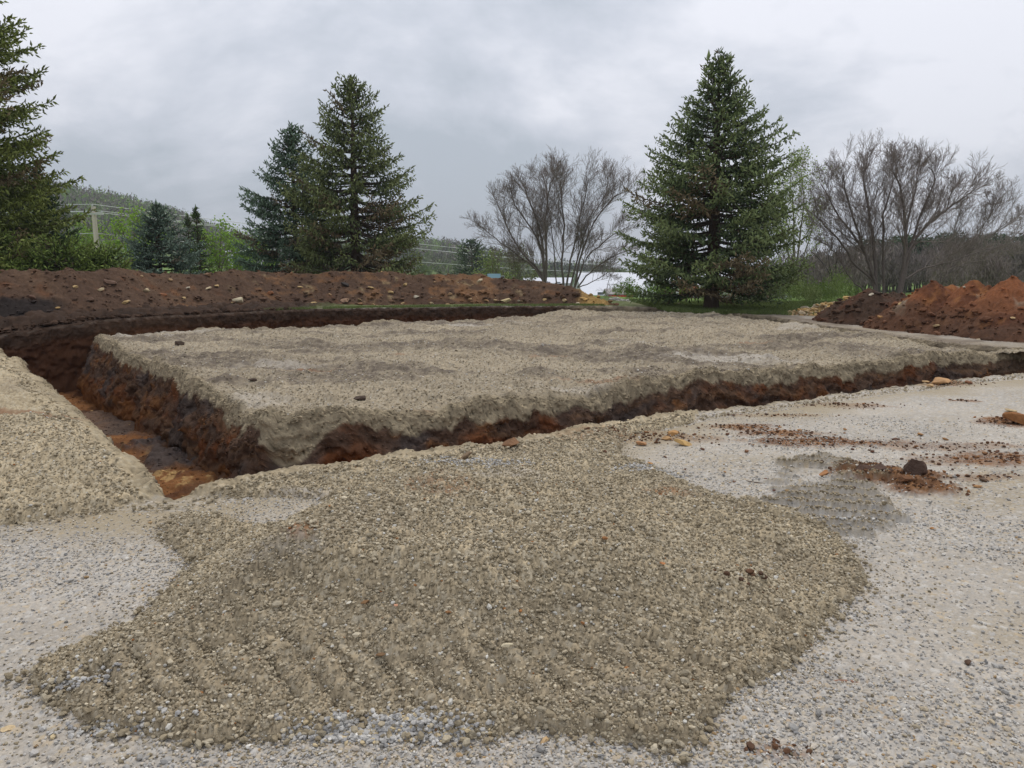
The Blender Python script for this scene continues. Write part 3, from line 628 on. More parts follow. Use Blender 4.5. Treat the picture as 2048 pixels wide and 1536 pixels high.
c = mix(c, (.026, .020, .018), ss(.3, .7, ss(260, 0, Uf) * ss(.75, .3, th) + .3 * n1_)); c = c * (.75 + .5 * vn(X * 30, Y * 30 + Z * 30, 269))[:, None]
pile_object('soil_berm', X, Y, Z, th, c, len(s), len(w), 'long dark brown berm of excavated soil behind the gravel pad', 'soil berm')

def cones(x, y, P):
    "P: (cx, cy, top above ground, slope, stretch x)"
    h = np.full(x.shape, -9.0)
    for cx, cy, t, sl, sx in P:
        d = np.hypot((x - cx) / sx, y - cy); h = np.maximum(h, np.minimum(t - sl * d, t - .02 - .5 * d * d * .6))
    return h
def heap(name, peaks, colf, label, cat, seed, st=.03, big=1.0):
    xs_ = [p[0] for p in peaks]; ys_ = [p[1] for p in peaks]; r_ = max(p[2] / p[3] * max(1, p[4]) for p in peaks) + .4
    a = np.arange(min(xs_) - r_, max(xs_) + r_, st); b = np.arange(min(ys_) - r_, max(ys_) + r_, st); A, B = np.meshgrid(b, a, indexing='ij')
    x, y = B.ravel(), A.ravel(); n = .12 * fbm(x * 1.3, y * 1.3, 4, seed) * big
    th = cones(x + .15 * fbm(x * .8, y * .8, 3, seed + 1), y + .15 * fbm(x * .8, y * .8, 3, seed + 2), peaks) + n
    z = z_out0(x, y) - .02 + th + soil_bumps(x, y, seed + 3, .5 * big) * ss(-.05, .25, th)
    c = colf(x, y, th) * (.75 + .5 * vn(x * 30, y * 30, seed + 9))[:, None]
    return pile_object(name, x, y, z, th, c, len(b), len(a), label, cat)
def pk(u, v, d, sl=.72, sx=1.0): p = WD(u, v, d); return (p[0], p[1], p[2] - float(z_out0(np.array([p[0]]), np.array([p[1]]))[0]), sl, sx)
def col_dark(x, y, t): return mix(DKB * 1.5, (.085, .038, .022), ss(-.2, .5, fbm(x * 2, y * 2, 4, 300)))
def col_red(s_):
    def f(x, y, t):
        n = fbm(x * 1.1, y * 1.1 + t, 5, s_); m = fbm(x * 3.5, y * 3.5, 4, s_ + 1)
        c = mix((.205, .078, .034), (.105, .042, .022), ss(-.1, .4, n)); c = mix(c, (.28, .12, .045), ss(.15, .5, m) * .7); c = mix(c, DKB * 1.6, ss(.9, .3, t + .5 * n) * .75)
        return mix(c, (.27, .23, .17), ss(.25, .5, fbm(x * 2.0 + 3, y * 1.2, 4, s_ + 2)) * ss(.3, .7, t) * .7)
    return f
def col_yel(x, y, t):
    m = fbm(x * 3, y * 3, 4, 310); return mix((.40, .27, .11), (.20, .12, .06), ss(-.15, .3, m + .3 * (.35 - t)))
heap('rubble_heap', [pk(1655, 604, 25.2, .6, 1.3), pk(1700, 592, 25.6, .6), pk(1610, 614, 25.0, .5)], col_yel, 'small heap of yellow limestone rubble beside the dark soil heap', 'rubble heap', 320)
heap('soil_heap', [pk(1740, 572, 21.8, .7, 1.05), pk(1790, 582, 22.6, .6, 1.1), pk(1850, 586, 23.2, .6, 1.2)], col_dark, 'dark brown soil heap between the yellow rubble and the red soil', 'soil heap', 340)
heap('soil_heap', [pk(1872, 561, 19.9, .78, 1.1), pk(1905, 570, 20.2, .62, 1.1)], col_red(360), 'red orange soil heap with a pale gravel streak next to the dark heap', 'soil heap', 370)
heap('soil_heap', [pk(1945, 558, 19.2, .8), pk(1975, 572, 18.9, .6)], col_red(390), 'small peaked red soil heap wedged between two larger red heaps', 'soil heap', 400)
heap('soil_heap', [pk(2030, 555, 18.4, .74, 1.1), pk(2110, 556, 18.0, .66, 1.2), pk(2230, 560, 17.6, .66, 1.2)], col_red(420), 'large rust red soil heap at the right edge of the photo', 'soil heap', 430)
def col_gr(x, y, t): return mix((.42, .40, .36), (.30, .28, .25), vn(x * 8, y * 8, 1))
heap('gravel_heap', [pk(1228, 598, 33, .42, 1.3), pk(1256, 602, 33, .40, 1.3)], col_gr, 'small pale grey gravel heap at the right end of the long berm', 'gravel heap', 450)
# clods and stones over the piles
xs, ys, zs, cs, sz = [], [], [], [], []
for k, (V_, _, cl_) in BVH.items():
    n = {'soil_berm': 5500, 'rubble_heap': 700, 'gravel_heap.001': 300}.get(k, 650); j = RG.integers(0, len(V_), n)
    xs.append(V_[j, 0]); ys.append(V_[j, 1]); zs.append(V_[j, 2]); q = RG.random(n)
    c = cl_[j] * (1.0 + .6 * RG.random((n, 1))); pale = (q > (.97 if k != 'rubble_heap' else .5)); c = np.where(pale[:, None], mix((.42, .27, .11), (.48, .42, .32), RG.random(n)), c)
    cs.append(c); lowf = 1 + .8 * (V_[j, 2] < .8); sz.append((.015 + .07 * RG.random(n) ** 5) * lowf)
stones('rubble', np.concatenate(xs), np.concatenate(ys), np.concatenate(zs), np.concatenate(sz), np.concatenate(cs), MS, 'brown clods and broken yellow stones rolled over the berm and soil heaps', 'rubble', seed=12, sink=.0, flat=.8)

x = RG.uniform(-18, -5, 9000); y = RG.uniform(17.5, 24, 9000); k = (sdp(x, y, P_OUT) < -.08) & (sdp(x, y, P_OUT) > -2.2) & (y > 16.5 - .1 * x * 0) & (sdp(x, y, P_HEAP) < 0); x, y = x[k], y[k]
stones('rubble', x, y, z_out0(x, y) + .02, .03 + .10 * RG.random(len(x)) ** 3, mix(DKB * .8, DKB * 2, RG.random(len(x))), MS, 'black earth clods between the far trench bank and the berm', 'soil', seed=19, sink=.2, flat=.8, level=1)
# ------------------------------------------------------------------ single rocks and clods
def rock(name, pos, size, col, label, group=None, seed=0, flat=1.0, rot=None, m=None):
    rg = np.random.default_rng(seed + 1000); v, f = rock_shape(rg, 3, 13, .012); n_ = fbm(v[:, 0] * 3 + seed, v[:, 1] * 3 + v[:, 2], 3, seed); v = v * (1 + .12 * n_[:, None]); v[:, 2] *= flat
    a = rg.uniform(0, 6.28) if rot is None else rot; b = rg.normal(0, .3); ca, sa, cb, sb = math.cos(a), math.sin(a), math.cos(b), math.sin(b)
    v = v @ np.array([[ca, sa, 0], [-sa, ca, 0], [0, 0, 1]]) @ np.array([[cb, 0, sb], [0, 1, 0], [-sb, 0, cb]]) * size
    col = np.array(col) * (1 + .25 * n_[:, None]); c = np.repeat(col, 1, 0)
    o = mesh(name, v, f, m or MROCK, np.clip(c, .01, .8)); o.location = pos; tag(o, label, name.replace('_', ' '), group); return o
YR, WR, BR, RR_ = (.46, .32, .15), (.55, .48, .36), (.10, .055, .035), (.26, .11, .05)
def on(name, u, v, px, col, label, group=None, seed=0, flat=1.0, kind='rock'):
    h = hit(name, u, v)
    if h is None: print('MISS', name, u, v, label); return
    s_ = px / FPX * h.y / 2; return rock(kind, (h.x, h.y + s_ * .1, h.z + s_ * .15), s_, col, label, group, seed, flat)
B_ = 'soil_berm'
for k, (u, v, p, c, l) in enumerate([
    (1012, 603, 26, (.55, .44, .24), 'big pale yellow boulder at the berm foot on the grass strip'),
    (40, 541, 14, WR, 'pale stone on the berm crest at the far left'),
    (293, 582, 20, (.50, .40, .25), 'upright pale yellow rock halfway down the left part of the berm'),
    (415, 551, 20, (.24, .14, .08), 'brown tilted slab near the top of the berm'),
    (375, 577, 14, WR, 'small whitish rock on the berm left of two yellow rocks'),
    (417, 578, 16, (.50, .40, .25), 'pale yellow rock, left one of a touching pair on the berm'),
    (433, 573, 15, YR, 'orange yellow rock, right one of a touching pair on the berm'),
    (477, 603, 24, (.52, .45, .30), 'long white streaked slab leaning low on the berm'),
    (473, 617, 12, WR, 'small pale stone just below the long leaning slab'),
    (325, 590, 16, RR_, 'reddish triangular rock low on the berm'),
    (368, 597, 14, YR, 'small orange rock low on the berm between reddish and pale ones'),
    (220, 567, 28, (.13, .075, .05), 'wide flat brown slab half buried in the berm'),
    (200, 581, 16, (.42, .33, .2), 'pale tipped stone below the wide flat brown slab'),
    (62, 596, 20, (.11, .06, .04), 'dark brown clod on the berm at the far left'),
    (180, 601, 24, (.12, .07, .045), 'rounded dark brown lump low on the left berm'),
    (539, 588, 20, RR_, 'rusty red angular block on the orange part of the berm'),
    (690, 571, 22, (.03, .024, .02), 'black earth clod near the berm top'),
    (743, 577, 15, YR, 'orange and yellow rock high on the berm below the crest'),
    (781, 586, 15, YR, 'yellow rock halfway down the middle of the berm'),
    (831, 595, 18, WR, 'pale round rock low on the middle of the berm'),
    (960, 562, 14, (.50, .42, .28), 'pale yellow stone just below the berm crest near the black soil'),
    (628, 608, 18, YR, 'orange boulder sitting at the berm foot'),
    (690, 603, 22, (.30, .19, .12), 'pinkish brown slab leaning at the berm foot'),
    (862, 608, 14, (.40, .28, .15), 'rounded tan rock at the berm foot left of the boulder row'),
    (895, 610, 12, (.36, .24, .12), 'tan rock at the berm foot near the grass strip'),
    (972, 602, 15, (.34, .2, .1), 'brown rock at the foot beside the big pale boulder'),
    (992, 603, 13, (.42, .3, .16), 'small tan rock touching the big pale boulder'),
    (1130, 602, 15, (.48, .36, .2), 'flat pale rock low on the right part of the berm'),
    (1172, 567, 20, (.44, .33, .17), 'yellow slab lying on the berm crest below the bare tree')]):
    on(B_, u, v, p, c, l, None, k, .8)
for k, (u, v) in enumerate([(110, 560), (250, 606), (340, 560), (560, 602), (600, 575), (660, 590), (760, 600), (810, 570), (900, 590), (1050, 590), (1090, 600), (870, 565), (510, 570), (150, 575), (940, 600), (715, 608), (805, 608), (745, 609)]):
    on(B_, u, v, 9 + (k * 5) % 6, [(.16, .09, .055), YR, (.30, .19, .1)][k % 3], 'one of the small loose brown or tan rocks scattered down the berm face', 'small rocks on the berm', 100 + k, .8)
for k, (u, v, p, c, l) in enumerate([(1637, 602, 17, (.42, .32, .2), 'flat topped pale rock on the crown of the yellow rubble heap'), (1612, 608, 13, (.48, .32, .15), 'orange rock on the left shoulder of the rubble heap'),
    (1640, 612, 16, (.52, .42, .25), 'yellow rock in the middle of the rubble heap'), (1655, 618, 15, (.54, .47, .34), 'whitish round rock low on the rubble heap'), (1600, 614, 12, (.45, .35, .22), 'small pale rock at the left toe of the rubble heap'),
    (1648, 624, 13, (.3, .25, .2), 'grey brown rock at the foot of the rubble heap'), (1672, 600, 12, YR, 'small orange yellow rock high on the rubble heap')]):
    on('rubble_heap', u, v, p, c, l, None, 200 + k, .8)
for nm, u, v, p, c, l in [('soil_heap', 1743, 590, 11, WR, 'small white stone near the peak of the dark soil heap'), ('soil_heap', 1756, 588, 16, (.05, .03, .022), 'black clod beside the white stone on the dark heap'),
    ('soil_heap.001', 1800, 608, 11, YR, 'yellow stone on the left slope of the first red heap'), ('soil_heap.001', 1838, 562, 12, (.42, .22, .1), 'orange block on the left shoulder of the first red heap'),
    ('soil_heap.001', 1760, 635, 12, (.40, .22, .09), 'orange cobble at the toe of the first red heap')]:
    on(nm, u, v, p, c, l, None, 230 + u, .8)
def lot_rock(u, v, px, col, label, group=None, seed=0, flat=.6, kind='rock', m=None):
    zc = .02
    for _ in range(9): p = W(u, v, zc); z, _ = out_height(p[:1], p[1:2]); zc = .5 * zc + .5 * float(z[0])
    z = np.array([zc])
    s_ = px / FPX * math.hypot(p[0], p[1]) / 2; return rock(kind, (p[0], p[1], float(z[0]) + s_ * .42 * flat + (.024 if 1000 < v and sdp(p[:1], p[1:2], P_MOUND)[0] > 0 else 0)), s_, col, label, group, seed, flat, m=m)
for k, (u, v, p, c, l) in enumerate([
    (1344, 869, 30, (.42, .23, .09), 'flat orange stone near the trench, back one of four'), (1333, 880, 26, (.40, .24, .11), 'orange brown stone, middle of four near the trench'),
    (1367, 891, 34, (.52, .33, .13), 'brightest flat orange yellow stone near the trench'), (1280, 890, 30, (.36, .19, .09), 'dull orange flat stone half covered in gravel near the trench'),
    (1493, 905, 17, (.20, .10, .05), 'brown round stone alone on the pale lot right of the orange stones'), (1301, 928, 15, (.40, .22, .09), 'small orange stone at the edge of the mound spread'),
    (1882, 768, 44, (.42, .24, .11), 'large orange slab beside the trench at the far right'), (1852, 766, 16, (.45, .29, .14), 'small orange stone left of the large slab by the trench'), (1860, 774, 18, (.50, .33, .17), 'flat yellow orange stone just in front of the large slab'),
    (1938, 767, 18, (.22, .10, .05), 'rounded red brown clod right of the large orange slab'), (2021, 824, 22, (.50, .38, .22), 'pale block of rock at the right edge of the lot'), (1648, 950, 26, (.36, .17, .07), 'long thin orange stone on the track marks'),
    (732, 1218, 24, (.20, .11, .05), 'brown stone on the front slope of the mound'), (792, 1221, 13, (.62, .32, .2), 'pink orange stone right of the brown stone on the mound'), (762, 1322, 22, (.17, .10, .05), 'dark brown stone low on the mound'),
    (1016, 1305, 26, (.60, .52, .36), 'long cream stone on the mound front'), (897, 1237, 14, (.24, .12, .05), 'small rusty stone on the mound front'), (1325, 1138, 14, (.38, .16, .06), 'orange crumb on the right side of the mound'),
    (179, 1289, 16, (.055, .055, .06), 'dark grey flat pebble on the pale lot at left'), (697, 1218, 13, (.62, .58, .48), 'cream pebble left of the brown mound stone'), (1935, 1328, 24, (.09, .05, .03), 'dark brown clod on the gravel at lower right'),
    (1558, 1349, 18, (.68, .66, .62), 'white angular stone at the right foot of the mound'), (1865, 1058, 12, (.34, .17, .06), 'small orange brown pebble at right below the soil spill'), (1548, 979, 10, (.12, .06, .04), 'dark crumb in front of the track marks'),
    (1668, 1040, 12, (.62, .60, .56), 'white stone at the lower end of the track marks'), (1968, 963, 20, (.10, .06, .035), 'dark brown clod with a flat tail at right'), (1955, 975, 18, (.36, .2, .09), 'orange brown clod near the right edge beside a dark one'),
    (1370, 940, 10, (.13, .07, .04), 'dark crumb between the orange stones and the mound'), (1468, 964, 10, (.16, .08, .04), 'tiny brown stone on the pale lot near the twig'), (640, 1508, 12, (.6, .58, .53), 'white pebble in front of the mound toe'),
    (15, 1460, 22, (.55, .42, .25), 'tan pebble at the lower left corner'), (90, 1332, 18, (.5, .5, .5), 'grey angular stone at the left toe of the mound'),
    (1780, 942, 15, (.08, .045, .03), 'dark clod on the soil spill left of the large clod')]):
    lot_rock(u, v, p, c, l, None, 300 + k)
for k, (u, v) in enumerate([(1450, 945), (1455, 870), (1500, 890), (1600, 862), (1705, 900), (1830, 925), (1890, 880), (1330, 915), (1210, 905), (1620, 925), (1905, 940), (1790, 880), (1690, 860), (1745, 905), (1995, 905), (1560, 855), (1405, 900), (1935, 990), (1840, 870), (1530, 960)]):
    lot_rock(u, v, 8 + (k * 3) % 5, (.13, .065, .04) if k % 3 else (.36, .2, .09), 'one of the small brown crumbs scattered over the pale lot at right', 'small clods on the lot', 400 + k, .8, 'clod', MS)
lot_rock(1832, 950, 46, (.085, .055, .042), 'large upright brown clod standing on the soil spill at right', None, 500, 1.25, 'clod', MS)
lot_rock(1752, 948, 48, (.095, .06, .045), 'low broad brown clod on the left of the soil spill', None, 501, .7, 'clod', MS)
lot_rock(1725, 938, 34, (.09, .055, .04), 'brown clod at the left end of the soil spill', None, 502, .8, 'clod', MS)
lot_rock(1812, 962, 44, (.17, .085, .045), 'flat reddish clod in front of the large upright clod', None, 503, .5, 'clod', MS)
lot_rock(1022, 893, 50, (.20, .11, .06), 'broken orange brown clod sitting on the trench edge', None, 504, .7, 'clod', MS)
lot_rock(930, 915, 40, (.20, .14, .09), 'flat brown clod on the trench edge left of the orange one', None, 505, .5, 'clod', MS)
lot_rock(2040, 848, 46, (.26, .12, .05), 'orange brown clod heap cut by the right edge', None, 506, .7, 'clod', MS)
# two clods on the pad
for k, (u, v, p, l) in enumerate([(509, 763, 22, 'dark round clod standing on the left part of the pad'), (360, 690, 26, 'brown clod close to the left rim of the pad'), (722, 800, 30, 'dark clod near the front rim of the pad'), (1275, 690, 10, 'small dark clod on the far part of the pad')]):
    q = W(u, v, .08); z, _ = pad_surface(q[:1], q[1:2]); q = W(u, v, float(z[0])); s_ = p / FPX * q[1] / 2
    rock('clod', (q[0], q[1], float(z[0]) + s_ * .2), s_, (.09, .065, .05), l, None, 520 + k, .7, m=MS)

# a split stick on the lot
def tube(P, Rr, n=6):
    P = np.asarray(P, float); V = []; F = []
    for i, p in enumerate(P):
        t = P[min(i + 1, len(P) - 1)] - P[max(i - 1, 0)]; t /= np.linalg.norm(t) + 1e-9
        a = np.cross(t, (0, 0, 1)) if abs(t[2]) < .9 else np.cross(t, (1, 0, 0)); a /= np.linalg.norm(a); b = np.cross(t, a)
        th_ = np.linspace(0, 2 * np.pi, n, endpoint=False); V.append(p + Rr[i] * (np.outer(np.cos(th_), a) + np.outer(np.sin(th_), b)))
    for i in range(len(P) - 1):
        for j in range(n): F.append((i * n + j, i * n + (j + 1) % n, (i + 1) * n + (j + 1) % n, (i + 1) * n + j))
    return np.vstack(V), np.array(F)
MWD = mat('wood', rough=.85, var=.2, vscale=25, spec=.2)
def simple(name, V, F, m, col, parent=None, origin=None, label=None, cat=None, group=None, smooth=False):
    o = mesh(name, V, F, m, np.tile(np.array(col, np.float32), (len(V), 1)), parent, smooth, origin); return tag(o, label, cat, group)
p = W(1695, 1368, .012)
V, F = tube([p + (-.065, .012, 0), p + (-.03, .004, .006), p + (.02, -.002, .005), p + (.06, -.008, 0)], [.006, .011, .012, .006], 6)
simple('stick', V, F, MWD, (.28, .16, .11), None, p, 'short split reddish stick lying on the gravel at lower right', 'stick')
for (u, v, l, c_) in [(1515, 965, 'thin curved dry twig on the pale lot right of the mound', (.14, .1, .07)), (1690, 1050, 'thin pale curved twig below the track marks', (.4, .22, .12))]:
    p = W(u, v, .012); V, F = tube([p + (-.09, .07, 0), p + (-.08, 0, .012), p + (-.02, -.05, .015), p + (.1, -.07, 0)], [.003, .004, .004, .002], 5)
    simple('twig', V, F, MWD, c_, None, p, l, 'twig')
print('rocks', time.time() - T0)

# ------------------------------------------------------------------ conifers
def spindles(P, D, Ln, Wd, rg):
    "needle covered shoots: three sided spindles from P along D"
    n = len(P); D = D / (np.linalg.norm(D, axis=1)[:, None] + 1e-9); r = rg.normal(size=(n, 3)); A = np.cross(D, r); A /= np.linalg.norm(A, axis=1)[:, None] + 1e-9; B = np.cross(D, A)
    V = np.empty((n, 5, 3)); V[:, 0] = P; V[:, 4] = P + D * Ln[:, None]; m = P + D * (Ln * .4)[:, None]
    for k in range(3):
        a = 2.094 * k; V[:, 1 + k] = m + (A * math.cos(a) + B * math.sin(a)) * Wd[:, None]
    f = np.array([(0, 2, 1), (0, 3, 2), (0, 1, 3), (4, 1, 2), (4, 2, 3), (4, 3, 1)]); F = (f[None] + (np.arange(n) * 5)[:, None, None]).reshape(-1, 3)
    return V.reshape(-1, 3), F
def conifer(name, label, base, height, prof, seed, green, green2, nb=170, crown0=.07, brown=.10, tuft=.17, tops=1, droop=.5, group=None, sparse=0.0, trunk_r=None, gap=.13, asym=None):
    rg = np.random.default_rng(seed); base = np.array(base, float); root = empty(name, base, label, 'spruce tree' if 'spruce' in name else ('shrub' if 'shrub' in name else 'evergreen tree'), group)
    fr = [p[0] for p in prof]; rd = [p[1] for p in prof]; tr = trunk_r or height * .022
    tz = np.linspace(-.3, height * .97, 14); wob = np.cumsum(rg.normal(0, .012, (14, 2)), 0) * height / 9
    TP = np.c_[wob[:, 0], wob[:, 1], tz]; tv_, tf_ = tube(TP, tr * np.clip(1 - tz / height, .06, 1) ** .8 * np.where(tz < .2, 1.25, 1), 10)
    simple('trunk', tv_, tf_, MBARK, (.075, .055, .042), root)
    P, D, Ln, Cc = [], [], [], []; BV, BF, nbv = [], [], 0
    for b in range(nb):
        f = crown0 + (1 - crown0) * ((b + .5) / nb) ** .95; wh = max(.2, height * .036); h0 = max(height * crown0, round(height * f / wh) * wh) + rg.normal(0, .035); f = h0 / height; az = b * 2.39996 + rg.normal(0, .35)
        Lr = np.interp(f, fr, rd) * (rg.uniform(.72, 1.06) if rg.random() > .12 else rg.uniform(1.0, 1.18))
        if asym: Lr *= 1 + asym[0] * math.cos(az) * ss(asym[1], asym[1] - .3, np.float64(f))
        if Lr < .08: Lr = .08
        el = np.interp(f, [0, .25, .55, .8, 1], [-.18, -.05, .18, .55, 1.1]) + rg.normal(0, .10)
        n = max(4, int(Lr / .16)); t = np.linspace(0, 1, n + 1)
        rr_ = Lr * t * math.cos(el * .6); zz_ = h0 + Lr * (math.tan(el * .7) * t * .8 - droop * .45 * t * (1 - t) * (1 - f) - .12 * droop * t * (1 - f) + .16 * t ** 3)
        az_ = az + .12 * rg.normal() * t * 2; wx = np.interp(h0, tz, wob[:, 0]); wy = np.interp(h0, tz, wob[:, 1])
        C_ = np.c_[wx + rr_ * np.cos(az_), wy + rr_ * np.sin(az_), zz_]
        v_, f_ = tube(C_, np.interp(t, [0, 1], [.012 + .011 * Lr, .005]), 4); BV.append(v_); BF.append(f_ + nbv); nbv += len(v_)
        dead = rg.random() < brown * (1.6 if f < .45 else .4)
        # side shoots in the plane of the branch
        t0 = .28 + sparse * .15 if Lr > 1.0 else .04
        for sd in (-1, 1, 0):
            m = max(2, int(Lr * (1 - t0) / (gap if sd else gap * .75))); ts = t0 + (1 - t0) * (np.arange(m) + rg.random(m) * .8) / m; ts = np.clip(ts, 0, .995)
            pos = np.stack([np.interp(ts, t, C_[:, j]) for j in range(3)], 1); dr = np.stack([np.interp(np.clip(ts + .02, 0, 1), t, C_[:, j]) - np.interp(np.clip(ts - .04, 0, 1), t, C_[:, j]) for j in range(3)], 1); dr /= np.linalg.norm(dr, axis=1)[:, None] + 1e-9
            if sd == 0:
                P.append(pos); D.append(dr + rg.normal(0, .35, (m, 3)) + (0, 0, .25)); Ln.append(tuft * rg.uniform(.7, 1.25, m)); Cc.append(np.c_[ts, np.full(m, f), np.full(m, dead)]); continue
            side = np.cross(dr, (0, 0, 1)) * sd; lat = side * .85 + dr * .6 + rg.normal(0, .12, (m, 3)); lat[:, 2] -= .18 * droop
            sl = (.10 + .40 * Lr * np.sin(np.pi * np.clip(ts * .75 + .22, 0, 1)) * .62) * rg.uniform(.5, 1.15, m)
            kk = np.maximum(1, (sl / (tuft * .52)).astype(int)); kk = np.minimum(kk, 7)
            idx = np.repeat(np.arange(m), kk); fr_ = (np.concatenate([np.arange(k_) for k_ in kk]) + .3) / np.repeat(kk, kk)
            pp = pos[idx] + lat[idx] * (sl[idx] * fr_)[:, None]; pp[:, 2] -= droop * .22 * sl[idx] * fr_ ** 2; pp += rg.normal(0, .02, pp.shape)
            dd_ = lat[idx] * .8 + rg.normal(0, .42, (len(idx), 3)); dd_[:, 2] += np.where(rg.random(len(idx)) < .45 * droop + .08, -1.2, .18)
            P.append(pp); D.append(dd_); Ln.append(tuft * rg.uniform(.6, 1.2, len(idx))); Cc.append(np.c_[np.clip(ts[idx] + .2 * fr_, 0, 1.1), np.full(len(idx), f), np.full(len(idx), dead)])
    for k in range(tops):                                   # leaders
        m = 26; zt_ = np.linspace(.90, 1.0, m) * height; off = (0, 0) if tops == 1 else ((k - .5) * .75, 0)
        a = rg.uniform(0, 6.28, m); P.append(np.c_[off[0] + wob[-1, 0] + 0 * zt_, off[1] + wob[-1, 1] + 0 * zt_, zt_ - .1 * k]); D.append(np.c_[np.cos(a), np.sin(a), np.full(m, .7)]); Ln.append(np.linspace(.34, .12, m)); Cc.append(np.c_[np.ones(m), np.ones(m), np.zeros(m)])
        P.append(np.array([[off[0] + wob[-1, 0], off[1] + wob[-1, 1], height * .985 - .1 * k]])); D.append(np.array([[0, 0, 1.]])); Ln.append(np.array([.38])); Cc.append(np.array([[1, 1, 0.]]))
        if tops > 1: v_, f_ = tube([(wob[-3, 0], wob[-3, 1], height * .78), (off[0], off[1], height * .86), (off[0], off[1], height * .98 - .1 * k)], [.05, .04, .01], 5); BV.append(v_); BF.append(f_ + nbv); nbv += len(v_)
    P, D, Ln, Cc = map(np.concatenate, (P, D, Ln, Cc))
    V, F = spindles(P, D, Ln, Ln * rg.uniform(.13, .21, len(Ln)), rg)
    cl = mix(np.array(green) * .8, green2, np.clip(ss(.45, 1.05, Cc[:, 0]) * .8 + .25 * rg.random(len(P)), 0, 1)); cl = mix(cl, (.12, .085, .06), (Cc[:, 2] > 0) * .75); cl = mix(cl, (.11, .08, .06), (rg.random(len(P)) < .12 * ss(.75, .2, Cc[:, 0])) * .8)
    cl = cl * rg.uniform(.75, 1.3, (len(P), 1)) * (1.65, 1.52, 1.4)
    simple('branches', np.vstack(BV), np.vstack(BF), MBARK, (.085, .068, .055), root)
    mesh('crown', V, F, MNEED, np.clip(np.repeat(cl, 5, 0), .01, .6), root); return root
def zg(x, y):
    a, b = np.array([float(x)]), np.array([float(y)]); return float((far_z(a, b) if math.hypot(x, y) > 34 else z_out0(a, b))[0])
def at(u, d): x = (u - 1024) / FPX * d * math.cos(PITCH) / 1.0; x = WD(u, 560, d)[0]; return (x, d, zg(x, d) - .05)
def top_z(v, d): return WD(1024, v, d)[2]
GB, GB2 = (.045, .08, .055), (.12, .18, .125)       # blue green
GG, GG2 = (.05, .078, .024), (.13, .17, .05)       # yellow green
b = at(1424, 27.5); conifer('spruce_tree', 'tall broad spruce with a double top standing alone right of centre', b, top_z(113, 27.5) - b[2], [(0, 3.2), (.08, 3.4), (.3, 3.25), (.45, 2.9), (.6, 2.35), (.7, 1.9), (.78, 1.25), (.87, .8), (.95, .5), (1, .12)], 1, (.042, .072, .038), (.13, .175, .075), 290, .10, .06, .17, 2, .6, trunk_r=.27, gap=.105)
b = at(712, 34); conifer('spruce_tree', 'taller of the two joined spruces left of centre, thin and brownish inside', b, top_z(162, 34) - b[2], [(0, 3.4), (.1, 3.3), (.35, 3.0), (.55, 2.6), (.7, 1.9), (.82, 1.4), (.92, .9), (1, .12)], 2, (.05, .075, .035), (.135, .17, .07), 290, .03, .16, .19, 1, .9, trunk_r=.26, sparse=.4, gap=.12, asym=(.12, .5))
b = at(595, 36.5); conifer('spruce_tree', 'shorter blue green spruce joined to the left of the taller one', b, top_z(256, 36.5) - b[2], [(0, 3.0), (.15, 2.9), (.4, 2.3), (.6, 1.7), (.8, 1.1), (.92, .7), (1, .1)], 3, GB, (.12, .185, .13), 240, .03, .10, .19, 1, .6, gap=.115, asym=(-.15, .9))
b = at(-165, 28); conifer('spruce_tree', 'huge dark spruce cut off by the left edge of the photo', b, 17.5, [(0, 6.0), (.12, 5.7), (.22, 5.0), (.35, 4.7), (.5, 4.1), (.6, 3.8), (.75, 2.6), (1, .1)], 4, GG, (.13, .165, .045), 560, .03, .08, .22, 1, .45, trunk_r=.4, gap=.115)
b = at(95, 32); conifer('spruce_tree', 'dark mid sized spruce tucked under the huge one at left', b, top_z(345, 32) - b[2], [(0, 2.3), (.2, 2.1), (.5, 1.5), (.75, .9), (1, .1)], 5, (.03, .06, .035), (.075, .12, .05), 190, .02, .10, .19, 1, .5, gap=.10)
b = at(322, 33); conifer('blue_spruce_tree', 'small dense blue spruce behind the left berm', b, top_z(412, 33) - b[2], [(0, 2.3), (.2, 2.2), (.4, 1.85), (.65, 1.25), (.85, .65), (1, .08)], 6, (.045, .085, .065), (.14, .20, .165), 170, .02, .03, .15, 1, .25, gap=.095)
b = at(402, 39); conifer('arborvitae_tree', 'taller narrow dark evergreen column right of the small blue spruce', b, top_z(420, 39) - b[2], [(0, .75), (.3, .7), (.6, .5), (.85, .28), (1, .05)], 7, (.03, .055, .028), (.07, .11, .045), 120, .02, .05, .14, 1, .1, gap=.09)
b = at(383, 40); conifer('arborvitae_tree', 'shorter narrow dark evergreen column behind the small blue spruce', b, top_z(437, 40) - b[2], [(0, .6), (.3, .55), (.6, .42), (.85, .22), (1, .05)], 8, (.03, .05, .028), (.065, .095, .045), 100, .02, .05, .14, 1, .1, gap=.09)
for k, (u, d, v, r, l) in enumerate([(15, 26.8, 492, 1.7, 'bright green low evergreen shrub behind the berm at the left edge'), (120, 27.2, 498, 1.7, 'bright green low evergreen shrub, middle of three behind the berm'), (212, 28.0, 510, 1.4, 'bright green low evergreen shrub left of the small blue spruce')]):
    b = at(u, d); conifer('evergreen_shrub', l, b, top_z(v, d) - b[2], [(0, r), (.3, r), (.6, r * .85), (.85, r * .6), (1, r * .3)], 20 + k, (.045, .08, .02), (.14, .20, .05), 110, .1, .08, .16, 1, .2, gap=.11)
b = at(944, 110); conifer('pine_tree', 'lone round topped dark pine far behind the berm', b, top_z(486, 110) - b[2], [(0, .5), (.35, .8), (.45, 2.2), (.7, 2.6), (.9, 1.8), (1, .4)], 30, (.03, .05, .03), (.06, .09, .05), 90, .3, .02, .5, 1, .1, gap=.35)
